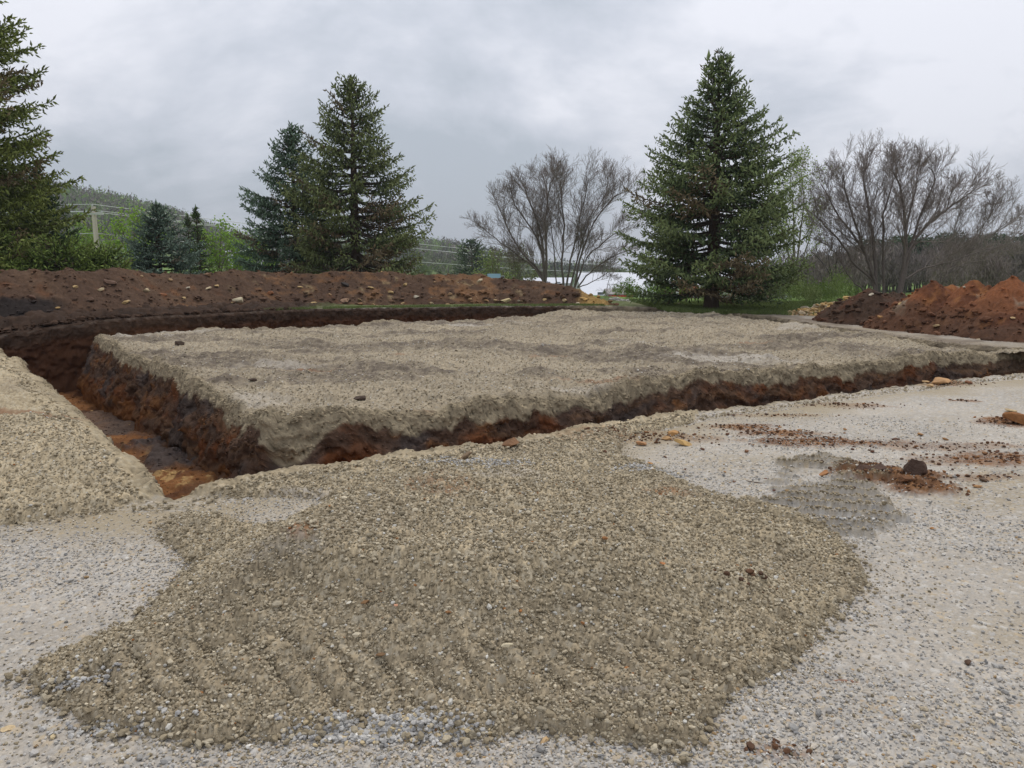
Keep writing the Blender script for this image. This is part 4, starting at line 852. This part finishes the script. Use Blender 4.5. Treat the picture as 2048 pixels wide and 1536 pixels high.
print('conifers', time.time() - T0)

# ------------------------------------------------------------------ bare trees
def bare_tree(label, d, base_uv, limbs, seed, depth=1.5, r0=.16, col=(.165, .138, .122), kids=(15, 7, 5), spread=.70, levels=3, group=None, twig=.0048, name='bare_tree', leaf=None):
    "limbs: lists of pixels running from the base out to each limb's tip"
    rg = np.random.default_rng(seed); bx = at(base_uv, d); root = empty(name, bx, label, 'tree', group); base = np.array(bx)
    segs = {0: [], 1: []}
    def add(P, Rr, n, lv): segs[lv].append((np.asarray(P), np.asarray(Rr), n))
    leaves = []
    def grow(P, Rr, lv):
        P = np.asarray(P); add(P, Rr, 7 if lv == 0 else (4 if lv == 1 else 3), 0 if lv == 0 else 1)
        if lv == len(kids): leaves.append(P[-1]); return
        Ltot = np.sum(np.linalg.norm(np.diff(P, axis=0), axis=1)); n = kids[lv] if lv else max(5, int(kids[0] * min(1.25, Ltot / 4.2)))
        for i in range(n):
            t = (.22 if lv == 0 else .15) + (.80 if lv == 0 else .83) * (i + rg.random() * .9) / n; t = min(t, .99); k = t * (len(P) - 1); a = int(k); f = k - a
            p = P[a] * (1 - f) + P[min(a + 1, len(P) - 1)] * f; dr = P[min(a + 1, len(P) - 1)] - P[a]; dr = dr / (np.linalg.norm(dr) + 1e-9)
            q = rg.normal(size=3); q -= q @ dr * dr; q /= np.linalg.norm(q); an = rg.uniform(.3, .8) + (.1 if lv else 0)
            nd = dr * math.cos(an) + q * math.sin(an); nd += np.array((0, 0, .12 + .12 * (lv > 0))); nd /= np.linalg.norm(nd)
            Lc = (Ltot * spread * (.42 + .46 * (1 - t)) * rg.uniform(.6, 1.2) * (.72 if lv == 0 else 1.05)); Lc = max(Lc, .1)
            m = 5 if lv < 2 else 3; Q = [p]; dcur = nd
            for _ in range(m):
                dcur = dcur + rg.normal(0, .16, 3) + np.array((0, 0, .05)); dcur /= np.linalg.norm(dcur); Q.append(Q[-1] + dcur * Lc / m)
            ra = max(twig, np.interp(t, [0, 1], [Rr[0], Rr[-1]]) * .38); grow(Q, np.linspace(ra, max(twig * .8, ra * .25), m + 1), lv + 1)
    for j, L_ in enumerate(limbs):
        pts, rad = L_[:-1], L_[-1]; n = len(pts); ub, vb = pts[0]
        if 'bare' in name: pts = [(base_uv + (a - base_uv) * .93, 590 - (590 - b_) * (1 - .11 * (590 - b_) / 270)) for a, b_ in pts]
        off = rg.uniform(-depth, depth) * (1 if n > 1 else 0)
        P = [WD(u, v, d + off * (i / (n - 1)) ** 1.2) for i, (u, v) in enumerate(pts)]
        P = np.array(P) - base; t = np.linspace(0, n - 1, 13); Q = np.stack([np.interp(t, range(n), P[:, q]) for q in range(3)], 1)
        if n > 2: Q[1:-1] = (Q[:-2] + 2 * Q[1:-1] + Q[2:]) / 4
        Q[1:-1] += rg.normal(0, .022, (11, 3)); grow(Q, rad * .62 * np.linspace(1, .12, 13) ** .9 + twig, 0)
    cv = lambda S: None
    for lv, nm in ((0, 'trunk'), (1, 'branches')):
        V, F, nn = [], [], 0
        for P, Rr, n in segs[lv]:
            v_, f_ = tube(P, Rr, n); V.append(v_); F.append(f_ + nn); nn += len(v_)
        V = np.vstack(V); simple(nm, V, np.vstack(F), MBARK, np.array(col) * (1 if lv == 0 else 1.45), root)
    if leaf is not None:
        LP = np.array(leaves); LP = LP[rg.random(len(LP)) < leaf[1]]; LP = LP + rg.normal(0, leaf[3], LP.shape); c_ = mix(np.array(leaf[0]) * 1.15, np.array(leaf[0]) * 1.8, rg.random(len(LP)))
        V, F = spindles(LP, rg.normal(size=LP.shape), np.full(len(LP), leaf[2]), np.full(len(LP), leaf[2] * .35), rg); mesh('leaves', V, F, MLEAF, np.repeat(c_, 5, 0), root)
    return root
bare_tree('bare tree with fanning limbs at the berm crest, left half of the wide pair', 38, 1088, [
    [(1088, 572), (1084, 545), (1040, 505), (1005, 440), (985, 385), .11], [(1088, 572), (1088, 520), (1078, 440), (1050, 370), (1042, 345), .12], [(1090, 572), (1094, 510), (1090, 430), (1100, 350), (1110, 326), .11],
    [(1086, 560), (1060, 525), (1010, 490), (970, 462), (955, 446), .07], [(1084, 545), (1060, 520), (1020, 515), (990, 500), .05], [(1090, 550), (1075, 470), (1030, 400), (1015, 375), .08]], 41, 1.6, kids=(20, 10, 6))
bare_tree('bare tree with six upright stems right of the fanning one, before the white roof', 38.5, 1140, [
    [(1112, 575), (1108, 520), (1098, 440), (1090, 370), (1090, 335), .05], [(1126, 575), (1122, 520), (1128, 440), (1120, 380), (1130, 325), .09], [(1132, 575), (1145, 500), (1168, 400), (1180, 330), .08],
    [(1150, 575), (1160, 520), (1190, 430), (1240, 370), (1262, 360), .09], [(1150, 575), (1175, 510), (1230, 465), (1275, 440), .07], [(1156, 575), (1180, 545), (1230, 510), (1275, 495), .06], [(1140, 575), (1150, 530), (1178, 440), (1215, 370), (1222, 345), .07], [(1158, 575), (1195, 560), (1230, 540), (1215, 590), .035]], 42, 1.6, kids=(18, 10, 6))
bare_tree('two trunked bare tree behind the dark soil heap', 33, 1752, [
    [(1750, 595), (1742, 530), (1710, 470), (1660, 400), (1634, 345), .12], [(1752, 595), (1750, 500), (1735, 400), (1722, 330), (1738, 292), .13], [(1768, 595), (1770, 510), (1765, 420), (1790, 340), (1800, 300), .09],
    [(1745, 560), (1700, 520), (1670, 470), (1630, 430), (1622, 400), .08], [(1735, 590), (1700, 560), (1670, 510), (1640, 480), .05], [(1752, 570), (1722, 480), (1690, 380), (1680, 320), .09]], 43, 1.6, r0=.2, kids=(20, 10, 6))
bare_tree('larger bare tree leaning right above the red soil heaps', 32, 1800, [
    [(1795, 600), (1812, 510), (1812, 420), (1800, 350), (1785, 310), .14], [(1800, 600), (1818, 505), (1855, 440), (1920, 390), (1962, 355), .13], [(1812, 530), (1830, 470), (1850, 400), (1880, 330), (1862, 300), .09], [(1812, 520), (1815, 440), (1835, 350), (1840, 297), .09],
    [(1805, 560), (1850, 535), (1910, 520), (1990, 495), (2030, 485), .06], [(1855, 440), (1900, 410), (1915, 350), (1930, 340), .05]], 44, 1.6, kids=(20, 10, 6))
bare_tree('bare tree slanting right at the far right edge', 34, 1870, [
    [(1868, 600), (1900, 540), (1955, 480), (1985, 425), (2010, 375), .09], [(1930, 515), (1985, 465), (2045, 430), (2060, 425), .05], [(1868, 600), (1895, 520), (1910, 460), (1925, 405), .05], [(1900, 545), (1960, 520), (2040, 500), .04], [(1985, 425), (1995, 400), (1980, 370), .03]], 45, 1.5, kids=(18, 10, 6))
bare_tree('small dark crooked bare tree standing in the green field at right', 60, 1668, [
    [(1665, 590), (1668, 565), (1650, 530), (1625, 505), .12], [(1665, 590), (1668, 560), (1690, 540), (1712, 530), .12], [(1667, 565), (1672, 530), (1680, 490), .09], [(1666, 560), (1655, 510), (1660, 485), .08], [(1668, 555), (1700, 520), (1705, 500), .06]], 46, 1.6, col=(.06, .05, .045), kids=(8, 6, 4), spread=.9)
# yellow green tree behind the big spruce
bare_tree('pale yellow green tree coming into leaf behind the right of the big spruce', 46, 1590, [
    [(1590, 590), (1588, 480), (1585, 400), (1580, 345), .12], [(1590, 590), (1600, 470), (1610, 400), (1600, 350), .1], [(1590, 560), (1560, 450), (1550, 390), .08], [(1592, 560), (1620, 470), (1630, 430), .08], [(1590, 580), (1570, 520), (1555, 470), .06]], 47, 1.5, col=(.16, .15, .10), kids=(11, 7, 5), name='leafing_tree', leaf=((.24, .30, .075), .9, .13, .12))
bare_tree('pale green tree coming into leaf low behind the left of the big spruce', 52, 1320, [[(1320, 590), (1318, 540), (1300, 500), .1], [(1320, 590), (1330, 540), (1345, 490), .1], [(1320, 580), (1300, 540), (1280, 520), .07]], 48, 1.5, col=(.14, .13, .09), kids=(9, 7, 5), name='leafing_tree', leaf=((.22, .28, .09), .8, .13, .12))
for k, (u, d, v, w_, l, c_) in enumerate([(268, 62, 445, 50, 'bright yellow green tree between the utility pole and small blue spruce', (.22, .33, .05)), (440, 58, 470, 50, 'bright green leafy tree right of the narrow evergreens', (.20, .30, .05)), (505, 60, 488, 40, 'low bright green tree left of the joined spruces', (.20, .30, .06)), (165, 66, 470, 30, 'small light green tree just left of the utility pole', (.19, .29, .05)),
                                           (985, 75, 512, 35, 'hazy green leafing tree behind the berm left of the bare pair', (.18, .22, .07)), (1035, 80, 505, 40, 'grey green leafing tree right behind the berm by the bare pair', (.15, .16, .07))]):
    h_ = 600
    bare_tree(l, d, u, [[(u, h_), (u - 2, (v + h_) / 2), (u - w_ * .5, v + 15), .09], [(u, h_), (u + 3, (v + h_) / 2), (u + w_ * .45, v + 12), .09], [(u, h_), (u, (v + h_) / 2), (u + 2, v), .1], [(u, h_ - 10), (u - w_ * .5, (v + h_) / 2 + 10), (u - w_ * .9, v + 45), .06], [(u, h_ - 10), (u + w_ * .5, (v + h_) / 2 + 10), (u + w_ * .9, v + 45), .06]], 60 + k, 1.8, col=(.13, .11, .07), kids=(9, 7, 5), name='leafing_tree', leaf=(c_, 1.0 if k < 4 else .6, .20, .22), spread=.75)
print('bare', time.time() - T0)

# ------------------------------------------------------------------ far woods on the hills (one mass)
def woods(name, label, x, y, hgt, cols, per, seed, tri=.5, zf=far_z, twiggy=0, zc=.60):
    rg = np.random.default_rng(seed); n = len(x); z = zf(x, y)
    idx = np.repeat(np.arange(n), per); m = len(idx); rad = hgt * .36
    q = rg.normal(size=(m, 3)); q /= np.linalg.norm(q, axis=1)[:, None]; q *= rg.random((m, 1)) ** .45
    P = np.c_[x[idx] + q[:, 0] * rad[idx], y[idx] + q[:, 1] * rad[idx], z[idx] + hgt[idx] * (zc + .42 * q[:, 2])]
    s_ = tri * rg.uniform(.5, 1.3, m) * (.6 + .4 * hgt[idx] / hgt.mean()); a, b = rg.normal(size=(m, 3)), rg.normal(size=(m, 3)); a[:, 2] += twiggy * 2 * np.sign(a[:, 2]); b *= (1 - twiggy * .8)
    a /= np.linalg.norm(a, axis=1)[:, None]; V = np.stack([P - a * s_[:, None], P + a * s_[:, None] * .9, P + b * s_[:, None] * .6], 1).reshape(-1, 3); F = np.arange(m * 3).reshape(-1, 3)
    cl = np.repeat(cols[idx] * 1.25 * rg.uniform(.8, 1.25, (m, 1)), 3, 0)
    # trunks
    tw = .02 * hgt * (1 if zc > .5 else .15); T = np.stack([np.c_[x - tw, y, z - .5], np.c_[x + tw, y, z - .5], np.c_[x + tw * .3, y, z + hgt * .9], np.c_[x - tw * .3, y, z + hgt * .9]], 1).reshape(-1, 3); TF = np.arange(n * 4).reshape(-1, 4) + len(V)
    o = mesh(name, np.vstack([V, T]), [F, TF], MWOOD, np.vstack([cl, np.repeat(np.tile([[.13, .12, .10]], (n, 1)), 4, 0)])); tag(o, label, 'woodland', None, 'stuff'); return o
def sector(n, az0, az1, r0, r1, rg): a = rg.uniform(az0, az1, n); r = np.sqrt(rg.uniform(r0 ** 2, r1 ** 2, n)); return r * np.sin(a), r * np.cos(a)
rg = np.random.default_rng(77)
x, y = sector(5200, -.85, .12, 330, 760, rg); n = len(x); pn = vn(x * .012, y * .012, 500); q = rg.random(n)
cl = np.where((q < .5)[:, None], mix((.13, .12, .10), (.17, .155, .13), rg.random(n)), mix((.13, .20, .06), (.19, .27, .08), rg.random(n))); cl = np.where(((pn > .62) & (q > .4))[:, None], np.array((.085, .10, .075)), cl)
woods('woodland', 'hazy wooded hillside with bare and freshly green trees beyond the field', x, y, 8 + 6 * rg.random(n), cl, 42, 78, 1.0, twiggy=.3)
x, y = sector(700, -.7, .02, 150, 320, rg); k = vn(x * .02, y * .02, 501) > .5; x, y = x[k], y[k]; n = len(x)
woods('woodland', 'scattered mid green trees and hedges at the foot of the hill', x, y, 3 + 4 * rg.random(n), mix((.10, .15, .045), (.16, .15, .09), rg.random(n)), 90, 79, .5)
x, y = sector(900, -.12, .40, 200, 420, rg); n = len(x)
woods('woodland', 'low grey green belt of woods on the horizon behind the white roofs', x, y, 5 + 4 * rg.random(n), mix((.12, .12, .09), (.12, .16, .06), rg.random(n)), 60, 80, .8)
x, y = sector(150, .30, .78, 85, 125, rg); n = len(x)
woods('woodland', 'grey brown belt of bare woods behind the right field', x, y, 4.2 + 2.2 * rg.random(n), mix((.14, .12, .11), (.18, .15, .13), rg.random(n)), 900, 81, .32, twiggy=.8)
x, y = sector(95, .42, .80, 118, 135, rg); n = len(x)
woods('woodland', 'dark green pine wood on the skyline at right', x, y, 6.5 + 1.8 * rg.random(n), mix((.035, .06, .035), (.06, .09, .045), rg.random(n)), 900, 82, .35)
x, y = sector(26, .50, .70, 44, 62, rg); n = len(x)
woods('thicket', 'reddish brown bare thicket behind the red soil heaps', x, y, 1.8 + 1.0 * rg.random(n), mix((.16, .13, .12), (.2, .165, .15), rg.random(n)), 1500, 83, .16, twiggy=.9)
# brush and grass around the big spruce
x, y = sector(34, .24, .42, 33, 46, rg); n = len(x)
woods('brush', 'bright green brush growing behind and right of the big spruce', x, y, 1.0 + 1.2 * rg.random(n) ** 2, mix((.13, .19, .05), (.19, .22, .09), rg.random(n)), 900, 84, .055, twiggy=.6, zc=.4)
x, y = sector(14, .13, .22, 36, 44, rg); n = len(x)
woods('brush', 'low green brush between the gravel heap and the big spruce', x, y, .8 + .5 * rg.random(n), mix((.12, .20, .04), (.17, .24, .06), rg.random(n)), 600, 85, .05, zc=.4)
x, y = sector(9, .285, .315, 34, 37, rg); n = len(x)
woods('brush', 'grey bare brush right of the big spruce trunk', x, y, 1.3 + .5 * rg.random(n), mix((.17, .15, .12), (.22, .2, .15), rg.random(n)), 700, 86, .08, twiggy=.9, zc=.4)
# grass blades: on the strip by the berm and around the spruce
def blades(x, y, z, h, label, seed):
    rg = np.random.default_rng(seed); n = len(x); a = rg.uniform(0, 6.28, n); w_ = .006 + .006 * rg.random(n); hh = h * rg.uniform(.5, 1.2, n); lx, ly = rg.normal(0, .35, n) * hh, rg.normal(0, .35, n) * hh
    V = np.stack([np.c_[x - np.cos(a) * w_, y - np.sin(a) * w_, z - .01], np.c_[x + np.cos(a) * w_, y + np.sin(a) * w_, z - .01], np.c_[x + lx, y + ly, z + hh]], 1).reshape(-1, 3)
    o = mesh('grass', V, np.arange(n * 3).reshape(-1, 3), MLEAF, np.repeat(mix((.10, .145, .04), (.17, .205, .075), rg.random(n)), 3, 0)); tag(o, label, 'grass', None, 'stuff')
x = RG.uniform(-7.6, 3.2, 60000); y = RG.uniform(23, 27.5, 60000); e_ = sdp(x, y, P_OUT); k = (e_ < -.05) & (e_ > -.75) & (fbm(x * 1.3, y * 1.3, 3, 600) > -.22); x, y = x[k], y[k]
blades(x, y, z_out0(x, y) + .01, .07, 'narrow strip of short green grass between the trench bank and the berm', 90)
x = RG.uniform(5, 15, 70000); y = RG.uniform(24.5, 34, 70000); k = (y - 24.9 + .45 * np.maximum(x - 8, 0) * .5 + fbm(x * 1.5, y * 1.5, 3, 601) > 0); x, y = x[k], y[k]
blades(x, y, z_out0(x, y), .14, 'green grass growing round the trunk of the big spruce', 91)
print('woods', time.time() - T0)

# ------------------------------------------------------------------ buildings, vehicles, pole and wires
MPAINT = mat('paint', rough=.55, var=.05, vscale=2, spec=.3)
def box(x0, x1, y0, y1, z0, z1):
    v = [(a, b, c_) for c_ in (z0, z1) for b in (y0, y1) for a in (x0, x1)]
    return np.array(v, float), np.array([(0, 2, 3, 1), (4, 5, 7, 6), (0, 1, 5, 4), (2, 6, 7, 3), (0, 4, 6, 2), (1, 3, 7, 5)])
def boxes(L_):
    V, F, n = [], [], 0
    for b_ in L_: v, f = box(*b_); V.append(v); F.append(f + n); n += 8
    return np.vstack(V), np.vstack(F)
def gable(x0, x1, y0, y1, ze, zr, t=.15, ov=.3):
    "roof with its ridge along x"
    ym = (y0 + y1) / 2; pr_ = [(y0 - ov, ze), (ym, zr), (y1 + ov, ze), (y1 + ov, ze - t), (ym, zr - t), (y0 - ov, ze - t)]
    V = np.array([(x, a, b_) for x in (x0 - ov, x1 + ov) for a, b_ in pr_]); F4 = [(i, (i + 1) % 6, 6 + (i + 1) % 6, 6 + i) for i in range(6)] + [(0, 5, 4, 1), (1, 4, 3, 2), (6, 7, 10, 11), (7, 8, 9, 10)]
    return V, np.array(F4)
def house(name, label, cat, d, u0, u1, vr, ve, vb, depth, wall, roof, wins=(), sign=None):
    a, b_ = WD(u0, ve, d), WD(u1, ve, d); ze = a[2]; zb = WD(u0, vb, d)[2]; zr = WD(u0, vr, d + depth / 2)[2]; x0, x1 = 0, b_[0] - a[0]
    root = empty(name, (a[0], d, zb), label, cat); ze -= zb; zr -= zb
    v, f = box(x0, x1, 0, depth, -3, ze - .05); n = len(v); g = np.array([(x0, 0, ze - .05), (x0, depth, ze - .05), (x0, depth / 2, zr - .2), (x1, 0, ze - .05), (x1, depth, ze - .05), (x1, depth / 2, zr - .2)])
    simple('wall', np.vstack([v, g]), [f, np.array([(8, 9, 10), (11, 13, 12)])], MPAINT, wall, root)
    v, f = gable(x0, x1, 0, depth, ze, zr); simple('roof', v, f, MPAINT, roof, root)
    for (fx, fz, w_, h_) in wins:
        cx = x0 + (x1 - x0) * fx; v, f = box(cx - w_ / 2, cx + w_ / 2, -.05, .02, fz, fz + h_); simple('window', v, f, MPAINT, (.10, .12, .14), root)
    if sign: v, f = box(*sign[0]); simple('fascia', v, f, MPAINT, sign[1], root)
    return root
WH = (.60, .62, .67)
house('warehouse', 'big white roofed warehouse right of the bare trees', 'warehouse', 150, 1168, 1500, 545, 590, 603, 34, (.60, .60, .60), WH, [(f, .6, 1.2, 1.2) for f in (.1, .2, .3, .45, .6, .75, .9)])
house('warehouse', 'long low white roofed building seen between the bare tree stems', 'warehouse', 190, 1050, 1160, 555, 566, 578, 20, (.6, .6, .6), WH, [(.3, .5, 1.2, 1.2), (.6, .5, 1.2, 1.2)])
house('warehouse', 'white roofed building showing through the spruce branches right of its trunk', 'warehouse', 120, 1470, 1560, 563, 582, 590, 14, (.55, .55, .55), WH, [(.3, .5, 1, 1)])
house('warehouse', 'distant white roofed building left of the crooked tree', 'warehouse', 170, 1580, 1672, 566, 580, 590, 18, (.5, .52, .55), WH, [(.3, .5, 1, 1)])
house('greenhouse', 'distant white building half hidden at the left of the joined spruces', 'building', 120, 455, 492, 494, 503, 520, 8, (.6, .62, .64), WH, [(.5, .5, 1, 1)])
r_ = house('shop', 'small white shop with a grey gable and a red fascia band', 'shop', 118, 1217, 1264, 577, 588, 606, 5, (.62, .60, .57), (.25, .23, .22), [(.2, .1, .6, .5), (.5, .1, .6, .5), (.8, .1, .6, .5)], ((-.1, 3.7, -.35, -.06, .75, 1.2), (.50, .035, .03)))
def truck(label, d, u, v, w_, col, cargo):
    p = WD(u, v, d); z0 = p[2]; root = empty('box_truck', (p[0], d, z0), label, 'truck'); h_ = w_ * .42
    v_, f_ = box(-w_ / 2, w_ * .18, 0, w_ * .35, h_ * .25, h_ * 1.15); simple('cargo_box', v_, f_, MPAINT, cargo, root)
    v_, f_ = boxes([(w_ * .2, w_ * .5, 0, w_ * .33, h_ * .2, h_ * .55), (w_ * .2, w_ * .38, .01, w_ * .32, h_ * .55, h_ * .9)]); simple('cab', v_, f_, MPAINT, col, root)
    v_, f_ = box(w_ * .22, w_ * .37, -.02, .02, h_ * .58, h_ * .85); simple('window', v_, f_, MPAINT, (.03, .04, .05), root)
    for cx in (-.32, .34):
        th_ = np.linspace(0, 2 * np.pi, 17)[:-1]; rr_ = h_ * .2; c0 = np.c_[cx * w_ + rr_ * np.cos(th_), 0 * th_ - .03, rr_ * 1.0 + rr_ * np.sin(th_)]; c1 = c0 + (0, .25, 0)
        F = [np.array([(i, (i + 1) % 16, 16 + (i + 1) % 16, 16 + i) for i in range(16)]), np.array([(32, (i + 1) % 16, i) for i in range(16)])]; simple('wheel', np.vstack([c0, c1, [[cx * w_, -.03, rr_]]]), F, MPAINT, (.02, .02, .02), root)
truck('blue truck parked before the white roofs, seen beside the spruce trunk', 105, 1442, 583, 2.6, (.02, .08, .35), (.03, .10, .42))
truck('orange truck parked low behind the left branches of the big spruce', 105, 1388, 596, 3.6, (.55, .13, .05), (.45, .16, .09))
truck('white and pale blue truck just showing above the berm crest', 70, 994, 566, 1.7, (.6, .62, .65), (.30, .45, .62))
# utility pole
pb = WD(188, 413, 60); gz = zg(pb[0], 60); root = empty('utility_pole', (pb[0], 60, gz), 'weathered wooden utility pole with a crossarm at the left', 'utility pole'); hp = pb[2] - gz
v_, f_ = tube([(0, 0, -.5), (0, 0, hp * .5), (-.06, 0, hp)], [.24, .2, .15], 10); simple('pole', v_, f_, MWD, (.60, .52, .44), root, smooth=True)
za = hp - .55; v_, f_ = box(-.62, .72, -.19, -.07, za - .07, za + .07); simple('crossarm', v_, f_, MWD, (.55, .54, .52), root)
INS = [(-.5, za + .07), (.62, za + .07), (-.06, hp)]
for ix, iz in INS: v_, f_ = tube([(ix, -.13, iz - .02), (ix, -.13, iz + .08), (ix, -.13, iz + .16)], [.05, .07, .03], 8); simple('insulator', v_, f_, MPAINT, (.5, .5, .5), root)
v_, f_ = tube([(.1, -.05, hp * .62), (.32, -.4, -.3)], [.03, .03], 5); simple('guy_wire', v_, f_, MPAINT, (.35, .33, .3), root)
pe = WD(1420, 528, 300); q = WD(-700, 420, 52)
for k, (ix, iz, dz, l) in enumerate([(-.06, hp + .16, 1.6, 'topmost overhead wire from the pole top'), (-.5, za + .2, .6, 'overhead wire from the left end of the crossarm'), (.62, za + .2, .1, 'overhead wire from the right end of the crossarm'), (.0, hp - 2.0, -1.6, 'lowest overhead wire fixed below the crossarm')]):
    A = np.array((pb[0] + ix, 59.87, gz + iz)); B = np.array((pe[0], pe[1], pe[2] + dz)); Cc = np.array((q[0] + ix, q[1], A[2] + .1)); P = []
    for t in np.linspace(0, 1, 14): P.append(Cc + (A - Cc) * t + np.array((0, 0, -1.6 * t * (1 - t))))
    for t in np.linspace(0, 1, 40)[1:]: P.append(A + (B - A) * t + np.array((0, 0, -9 * t * (1 - t))))
    v_, f_ = tube(P, [.022] * 14 + list(np.linspace(.022, .06, 39)), 4); simple('power_line', v_, f_, MPAINT, (.55, .56, .56), None, A, l, 'power line', 'wires on the utility pole')
pb = WD(226, 497, 48); gz = zg(pb[0], 48); root = empty('wooden_post', (pb[0], 48, gz), 'short grey post with a long crossbar before the yellow green tree', 'post')
hp = pb[2] - gz; v_, f_ = tube([(0, 0, -.3), (0, 0, hp)], [.06, .05], 6); simple('post', v_, f_, MWD, (.33, .32, .30), root)
v_, f_ = box(-.75, .7, -.1, -.05, hp - .05, hp + .05); simple('crossbar', v_, f_, MWD, (.42, .42, .40), root)
# ------------------------------------------------------------------ damp air
v_, f_ = box(-2500, 2500, -60, 3200, -12, 150)
hm = bpy.data.materials.new('haze'); hm.use_nodes = True; t = hm.node_tree; t.nodes.clear(); o_ = N(t, 'ShaderNodeOutputMaterial'); pv = N(t, 'ShaderNodeVolumePrincipled')
pv.inputs['Color'].default_value = (.86, .90, .97, 1); pv.inputs['Density'].default_value = .00033; t.links.new(pv.outputs[0], o_.inputs['Volume'])
tag(mesh('haze', v_, f_, hm), 'thin grey haze over the far hills', 'haze', None, 'stuff')
print('done', time.time() - T0)
